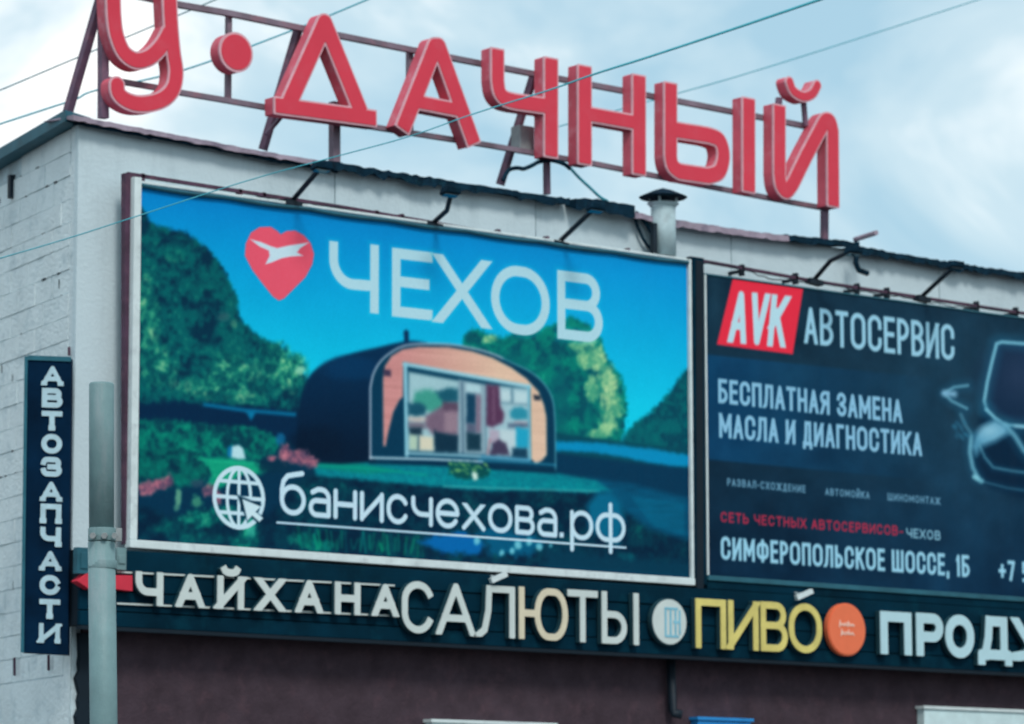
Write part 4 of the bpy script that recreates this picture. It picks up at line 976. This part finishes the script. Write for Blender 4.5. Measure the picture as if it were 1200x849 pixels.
# ================================================================== VENT PIPE
vc = at(777, 300, WY-.14); vt = at(777, 243, WY-.14)
vp = thing('vent_pipe', 'pale metal flue with a conical cap standing at the roof edge between the billboards', 'flue', (vc[0], WY-.14, at(777, 300, WY-.14)[2]))
mb = MB(); mb.tube([at(778, 300, WY-.14), at(777, 243, WY-.14)], .115, 20); part('pipe', mb, M['vent'], vp, smooth=True)
mb = MB(); mb.tube([at(777, 243.2, WY-.14), at(777, 239, WY-.14)], [.118, .15], 20, caps=False); part('flared_collar', mb, M['vent'], vp, smooth=True)
tp = at(777, 231.5, WY-.14)
mb = MB(); mb.tube([tp-[0, 0, .01], tp, tp+[0, 0, .06], tp+[0, 0, .085]], [.215, .225, .09, .01], 20); part('cap', mb, M['coping_dark'], vp)
for k in range(4):
    an = k*math.pi/2+.6; mb = MB(); q0 = at(777, 241, WY-.14)+np.array([.12*math.cos(an), .12*math.sin(an), 0]); mb.bar(q0, (tp[0]+.13*math.cos(an), tp[1]+.13*math.sin(an), tp[2]), .022, .01); part('cap_strut', mb, M['vent'], vp)
mb = MB(); mb.bar(at(766, 303, WY-.18), at(766, 262, WY-.18), .045, .05); solo('steel_angle', 'dark vertical steel angle beside the pale flue on the wall', 'bracket', mb, M['black'])
mb = MB(); mb.tube([at(x, y, WY-.05) for x, y in smooth_pts([(742, 250), (748, 268), (756, 284), (766, 296)])], .016, 6); mb.tube([at(x, y, WY-.07) for x, y in smooth_pts([(745, 249), (757, 262), (765, 276)])], .02, 6)
solo('wall_cables', 'dark cables drooping down the wall just left of the pale flue', 'cable', mb, M['coping_dark'])

# ================================================================== FASCIA
FY = -.02
fL = at(94, 690, FY)[0]
zt_ = at(470, 668, FY)[2]; 
Pb0 = at(138, 737, FY); Pb1 = at(1000, 778, FY); zbm = (Pb0[2]+Pb1[2])/2
ZF1 = Z0-.09
mb = MB(); mb.box(X2-.02, XE, -.012, .05, ZF1+.004, ZB2-.054); part('infill_strip', mb, M['fascia'], car)
fa = thing('sign_fascia', 'long dark teal sign band under the billboards carrying the shop words', 'fascia', ((fL+XE)/2, FY, zbm))
mb = MB(); mb.box(fL+.02, XE, .02, WY-.025, zbm+.01, ZF1-.01); part('fascia_box', mb, M['fascia_dark'], fa)
hs = [0, .20, .46, .72, 1.0]; 
for i in range(4):
    z0 = zbm+(ZF1-zbm)*hs[i]+.004; z1 = zbm+(ZF1-zbm)*hs[i+1]-.004
    mb = MB(); mb.box(fL, XE, FY-(.012 if i in (0, 3) else 0), .018, z0, z1); part('fascia_plank', mb, M['fascia'], fa, bevel=.004)
mb = MB(); mb.box(fL-.01, XE, FY-.035, .018, zbm-.03, zbm); part('lower_edge', mb, M['fascia_dark'], fa)
mb = MB(); mb.box(BW+.04, X2-.025, -.01, .05, Z0-.05, at(817, 302, 0)[2]); part('infill_strip', mb, M['fascia'], car)
def fm(x, y, Y): p = at(x, y, Y); return p[0], p[2]
def word(label, text, q, t, gap, mats, Y, depth, trimw=.004, h=.0075, xs=None, tilt=None):
    A = fm(q[0], q[1], Y); B = fm(q[0], q[2], Y); Cc = fm(q[3], q[4], Y); Dd = fm(q[3], q[5], Y)
    o = thing('letter_sign', label, 'letter sign', ((A[0]+Cc[0])/2, Y, min(B[1], Dd[1])))
    quad = (A[0], A[1], B[1], Cc[0], Cc[1], Dd[1])
    for i, ch in enumerate(text):
        if xs:
            xa, xb = xs[i]; la = fm(xa, 700, Y)[0]; lb = fm(xb, 700, Y)[0]
        else:
            ws = [GW.get(c, .7) for c in text]; tot = sum(ws)+gap*(len(text)-1); k = (Cc[0]-A[0])/tot; la = A[0]+sum(ws[:i])*k+gap*k*i; lb = la+ws[i]*k
        f0 = (la-A[0])/(Cc[0]-A[0]); f1 = (lb-A[0])/(Cc[0]-A[0]); L = lambda a, b, f: a+(b-a)*f
        st = layout(ch, (la, L(A[1], Cc[1], f0), L(B[1], Dd[1], f0), lb, L(A[1], Cc[1], f1), L(B[1], Dd[1], f1)), t, 0)
        m = mats(i) if callable(mats) else mats
        lt = letter(o, st, t, Y, depth, m, h=h, trimw=trimw, label=('letter tinted warm as if lit among white ones' if (callable(mats) and ch == 'Ю') else None))
    return o, quad
LW = [M['letter_side'], M['letter_white']]
LY = FY-.075
o, quad = word('small spaced off white capitals on two thin rails right of the red arrow', 'ЧАЙХАНА', (158, 669, 710, 466, 685, 724), .034, .33, LW, LY, .035)
for py0, py1 in ((671.5, 686.5), (708.5, 722)):
    a = at(137, py0-1, LY+.06); b = at(462, py1, LY+.06); mb = MB(); mb.bar(a, b, .012, .014); part('rail', mb, M['letter_white'], o)
    for x in (170, 300, 440): 
        pp = at(x, py0+(py1-py0)*(x-137)/325, LY+.06); mb = MB(); mb.bar(pp, (pp[0], FY, pp[2]), .012, .012); part('rail_tie', mb, M['black'], o)
word('large off white capitals with one letter tinted as if lit left of the white roundel', 'САЛЮТЫ', (470, 680, 742, 748, 695, 757), .034, .1, lambda i: [M['letter_side'], M['letter_lit'] if i == 3 else M['letter_white']], LY, .05,
     xs=[(470, 508), (511, 556), (560, 603), (607, 665), (664, 700), (704, 748)])
word('yellow capitals between the white roundel and the orange roundel', 'ПИВО', (814, 701, 760, 962, 708, 767), .036, .05, [M['letter_side'], M['letter_yellow']], LY, .05,
     xs=[(814, 850), (852, 888), (890, 922), (923, 962)])
word('bold pale cyan capitals cut off by the right edge of the photo', 'ПРОДУ', (1030, 716, 767, 1223, 725, 777), .052, .07, [M['letter_side'], M['letter_cyan']], LY, .05,
     xs=[(1030, 1067), (1072, 1104), (1106, 1140), (1144, 1184), (1186, 1224)])
def roundel(name, label, px, py, r, m, marks, sc=1.0):
    c = at(px, py, LY); o = thing(name, label, 'round sign', (c[0], LY, c[2]-r))
    mb = MB(); n = 48; 
    ringp = lambda R: [(c[0]+R*math.cos(i*2*math.pi/n), c[2]+R*1.0*math.sin(i*2*math.pi/n)) for i in range(n)]
    prism(mb, [ringp(r)], LY, LY+.05); d = part('disc', mb, m[0], o)
    mb = MB(); prism(mb, [ringp(r-.012)], LY-.008, LY-.001); f = part('face', mb, m[1], o)
    for st, t, mm, nm in marks:
        D, x0, z0, h = field([[(c[0]+x, c[2]+z) for x, z in s] for s in st], t, .004, 'round', pad=.01); mb = MB(); lp = contours(D, x0, z0, h)
        if lp: prism(mb, lp, LY-.013, LY-.009); part(nm, mb, mm, o)
    return o
bands = [([[(-.05, .12), (.09, .12)], [(-.05, .12), (-.05, -.13)], [(0.01, .11), (0.01, -.13)], [(.07, .12), (.07, -.13)], [(-.05, -.13), (.1, -.13)], [(.05, 0), (.12, .0)], [(.12, .1), (.12, -.1)]], .011, mat('roundel_print', (.22, .50, .62), .5), 'emblem')]
roundel('round_sign', 'white round sign with a faded blue emblem between the white and yellow words', 784, 729, .214, [M['letter_side'], M['letter_white']], bands)
def scr(z, x0, x1, s):
    rr = random.Random(s); out = []; x = x0; p = []
    n = int((x1-x0)/.012)
    for i in range(n+1): p.append((x0+i*.012, z+.014*math.sin(i*1.9+s)+rr.uniform(-.005, .005)))
    return [p, [(x0, z-.025), (x0+.008, z+.035)], [(x0+(x1-x0)*.55, z-.01), (x0+(x1-x0)*.58, z+.03)]]
roundel('round_sign', 'orange round sign with small pale handwriting between the yellow and cyan words', 992, 738, .247, [M['orange'], M['orange']],
        [(scr(.045, -.10, .10, 1), .006, mat('orange_print', (.95, .60, .48), .5), 'script'), (scr(-.035, -.08, .09, 4), .006, bpy.data.materials['orange_print'], 'script')])
# small tilted plates above the words
for (x, y, lb) in ((584, 677, 'small pale tilted plate above the large off white capitals'), (942, 697, 'small pale tilted plate above the yellow capitals')):
    a = at(x-9, y+4, LY-.02); b = at(x+9, y-4, LY-.05); mb = MB(); mb.bar(a, b, .05, .045); mb.bar((a+b)/2+[0, .02, -.0], (a+b)/2+[0, .14, .03], .015); solo('lamp_plate', lb, 'lamp', mb, M['letter_side'] if False else M['frame_white'], group='small plates above the fascia words')
# red arrow
z_ = lambda x, y: fm(x, y, LY)
ar = MB(); L = [z_(90, 681), z_(105, 669), z_(105, 674), z_(155.5, 674.5), z_(155.5, 693), z_(105, 687), z_(105, 691)]
prism(ar, [L if sum((L[i][0]*L[(i+1) % 7][1]-L[(i+1) % 7][0]*L[i][1]) for i in range(7)) > 0 else L[::-1]], LY, LY+.09)
solo('arrow_sign', 'red arrow pointing left behind the grey post at the start of the fascia', 'arrow', ar, M['arrow_red'], bevel=.004)
# drain bracket under the fascia
mb = MB(); a = at(786, 764, WY-.10); b = at(788, 832, WY-.10); mb.tube([a, b, at(790, 836, WY-.12), at(799, 838, WY-.16)], .042, 10); o = solo('down_pipe', 'short dark pipe hanging under the fascia below the white roundel', 'pipe', mb, M['black'], smooth=True)

# boards whose tops show at the lower edge of the picture
def low_board(name, label, x0, x1, y, hgt, m, yt2):
    a = at(x0, y, WY-.12); b = at(x1, yt2, WY-.12); o = thing(name, label, 'sign', ((a[0]+b[0])/2, WY-.12, a[2]-hgt))
    mb = MB(); mb.box(a[0], b[0], WY-.12, WY-.022, a[2]-hgt, a[2]); part('panel', mb, m, o, bevel=.006)
    mb = MB(); mb.box(a[0]-.02, b[0]+.02, WY-.14, WY-.022, a[2]+.002, a[2]+.03); part('top_trim', mb, M['frame_white'] if m is not M['blue'] else M['blue'], o)
low_board('shop_sign', 'pale sign box whose top edge shows at the bottom under the large white capitals', 506, 650, 847, .5, M['pale_panel'], 849)
low_board('shop_sign', 'blue sign box at the bottom edge below the yellow capitals', 818, 880, 844, .45, M['blue'], 845)
low_board('shop_sign', 'pale cyan sign box in the lower right corner below the cyan capitals', 1083, 1260, 831, .6, M['pale_panel'], 835)

# ================================================================== VERTICAL SIGN ON THE SIDE WALL
dist_n = at_plane(83, 590, c0+NL*.05, NL)
cen = dist_n.copy()
fwd = np.array([AF[0], AF[1], 0]); fwd /= np.linalg.norm(fwd)
ry = .05; nv = fwd*math.cos(ry)-np.cross(fwd, [0, 0, 1])*math.sin(ry)*-1
p0v = cen-fwd*.08
Pv = lambda x, y, d=0: at_plane(x, y, p0v-nv*d, nv)
TLv, TRv, BLv, BRv = Pv(30, 418), Pv(83.5, 420), Pv(25.5, 765), Pv(79.5, 768)
vs = thing('vertical_sign', 'tall narrow navy sign with white letters stacked vertically on the side wall', 'sign', (BLv+BRv)/2)
ux = (TRv-TLv); W_ = np.linalg.norm(ux[:2]); ux = ux/np.linalg.norm(ux); ctop = (TLv+TRv)/2; cbot = (BLv+BRv)/2
def vloc(u, v):     # u 0..1 across, v 0..1 down
    return (TLv*(1-u)+TRv*u)*(1-v)+(BLv*(1-u)+BRv*u)*v
mb = MB(); dpt = nv*.09
mb.hexa([BLv, BRv, BRv+dpt, BLv+dpt, TLv, TRv, TRv+dpt, TLv+dpt]); part('panel', mb, M['navy'], vs, bevel=.004)
mb = MB(); e0 = vloc(-.0, 0)-nv*.006; mb.hexa([vloc(-.02, 1), vloc(.05, 1), vloc(.05, 1)-nv*.012, vloc(-.02, 1)-nv*.012, vloc(-.02, 0), vloc(.05, 0), vloc(.05, 0)-nv*.012, vloc(-.02, 0)-nv*.012]); part('edge_trim', mb, M['navy_edge'], vs)
mb = MB(); mb.hexa([vloc(.052, .012)-nv*.012, vloc(1, .012)-nv*.012, vloc(1, .012), vloc(.052, .012), vloc(.052, -.004)-nv*.012, vloc(1, -.004)-nv*.012, vloc(1, -.004), vloc(.052, -.004)]); part('edge_trim', mb, M['navy_edge'], vs)
VT = 'АВТОЗАПЧАСТИ'; ys = [429, 456, 483, 511, 538, 566, 593, 620, 648, 674, 702, 731]; 
for i, ch in enumerate(VT):
    yc = [441, 467, 494, 521, 548, 577, 603, 630, 658, 686, 714, 742][i]; v = (yc-419)/(766-419)
    cpt = vloc(.60, v); hw, hh, t = .084, .079, (.018 if ch in 'АИ' else .021)
    st = layout(ch, (-hw, hh, -hh, hw, hh, -hh), t, 0)
    if ch in 'АПТИЧ':     # slab serifs
        for sx in {'А': (-1, 1), 'П': (-1, 1), 'И': (-1, 1), 'Т': (0,), 'Ч': (1,)}[ch]:
            cx = sx*(hw-t); st.append([(cx-.006, -hh+t), (cx+.006, -hh+t)])
    D, x0, z0, h = field(st, t, .006, 'butt', pad=.01); lp = contours(D, x0, z0, h); mb = MB()
    prism(mb, lp, -.014, -.002, xf=lambda x, y, z: tuple(cpt+ux*x+np.array([0, 0, 1.])*z+nv*y)); part('letter', mb, M['stencil'], vs)
for v in (.12, .88):
    a = vloc(.8, v)+nv*.09; mb = MB(); mb.bar(a, a+nv*.35, .03, .03); part('bracket', mb, M['rust'], vs)

# ================================================================== STREET POST IN FRONT
# stands on the pavement edge, nearer to the camera than the wall
PD = 3.6
pp_t = at(119, 449, -PD); pp_b = at(121.5, 849, -PD); 
post = thing('steel_post', 'weathered grey green steel post standing in front of the building corner', 'post', (pp_b[0], pp_b[1], .12))
r1 = .5*(30/F_PX)*np.dot(pp_t-CAM, AF); r2 = .5*(32.5/F_PX)*np.dot(pp_b-CAM, AF)
slx = (pp_t[0]-pp_b[0])/(pp_t[2]-pp_b[2])
P0 = np.array([pp_b[0]-slx*(pp_b[2]-.12), pp_b[1], .12]); zs = at(119, 632, -PD)
mb = MB(); mb.tube([P0, pp_b, zs-[0, 0, .02]], [r2*1.1, r2, (r1+r2)/2*1.03], 28); part('lower_shaft', mb, M['post'], post, smooth=True)
mb = MB(); mb.tube([zs-[0, 0, .018], pp_t-[0, 0, .012], pp_t], [r1*.98, r1*.98, r1*.9], 28); part('upper_shaft', mb, M['post'], post, smooth=True)
for py, hh_, nm in ((627, .045, 'clamp'), (662, .03, 'collar')):
    c = at(120, py, -PD); mb = MB(); mb.tube([c-[0, 0, hh_], c+[0, 0, hh_]], r1*1.12, 28); o = part(nm, mb, M['post'], post, smooth=True, bevel=.004)
    if nm == 'clamp':
        for sx in (-.6, .3, 1.1):
            q0 = c+AR*r1*sx-AF*r1*.9; mb = MB(); mb.tube([q0-AF*.01, q0-AF*.05], .022, 6); part('bolt', mb, M['box_grey'], o)
        mb = MB(); mb.bar(c+AR*r1*.9, c+AR*(r1*1.5), .05, .09); part('lug', mb, M['box_grey'], o)
mb = MB(); c = P0; mb.tube([c, c+np.array([0, 0, .05])], .16, 24); part('base_flange', mb, M['post'], post)
# dark strap with wiring hanging behind the post
mb = MB(); pts = [at(x, y, -PD+.2) for x, y in smooth_pts([(107, 700), (108, 740), (106, 780), (109, 820), (107, 860)])]; mb.tube(pts, .014, 6); solo('post_cable', 'thin dark cable running down the left side of the grey steel post', 'cable', mb, M['coping_dark'])
# junction box on wall left of the post
a = at(98, 655, LY); mb = MB(); mb.box(a[0]-.06, a[0]+.07, LY, FY-.013, a[2]-.12, a[2]+.09); mb.box(a[0]-.03, a[0]+.04, LY-.01, LY-.001, a[2]-.08, a[2]+.05); solo('junction_box', 'small dark green box on the fascia end left of the grey post', 'box', mb, M['teal_metal'], bevel=.005)
a = at(141, 655, LY); mb = MB(); mb.box(a[0]-.03, a[0]+.06, LY, FY-.013, a[2]-.09, a[2]+.09); mb.box(a[0]-.02, a[0]+.045, LY-.012, LY-.001, a[2]-.04, a[2]+.03); solo('junction_box', 'small grey green box on the fascia right of the grey post under the billboard corner', 'box', mb, M['post'], bevel=.005)

# ================================================================== WIRES
def wire(label, pts, Y0, Y1, r, m):
    P = []; S_ = smooth_pts(pts, n=8); n = len(S_)
    for i, (x, y) in enumerate(S_): P.append(at(x, y, Y0+(Y1-Y0)*i/(n-1)))
    a = P[0]-(P[1]-P[0])*40; b = P[-1]+(P[-1]-P[-2])*40
    if isinstance(r, list): r = list(np.interp(range(n+2), [0, n*.5, n+1], [r[0], r[0], r[1]]))
    mb = MB(); mb.tube([a]+P+[b], r, 6); solo('overhead_wire', label, 'wire', mb, m, smooth=True)
wire('long teal wire crossing the left billboard top and the red letters', [(0, 303), (75, 281), (150, 257), (290, 212), (400, 182), (480, 160), (560, 132), (640, 107), (700, 86), (760, 67), (860, 34), (960, 0)], -2.2, -4.5, [.0048, .013], M['wire_teal'])
wire('thin wire in the upper left sky passing behind the first red letter', [(-20, 113), (0, 106), (90, 68), (143, 46), (250, 1), (290, -16)], 1.4, 1.4, .0065, M['wire'])
wire('teal wire passing behind the red dot up over the second letter', [(60, 126), (90, 116), (113, 106), (213, 83), (337, 38), (430, 0), (470, -18)], 1.6, 1.6, .009, M['wire_teal'])
wire('faint thin wire in the upper right sky', [(800, 108), (860, 91), (960, 60), (1140, 2), (1180, -12)], 2.4, 2.4, .0065, M['wire_teal'])
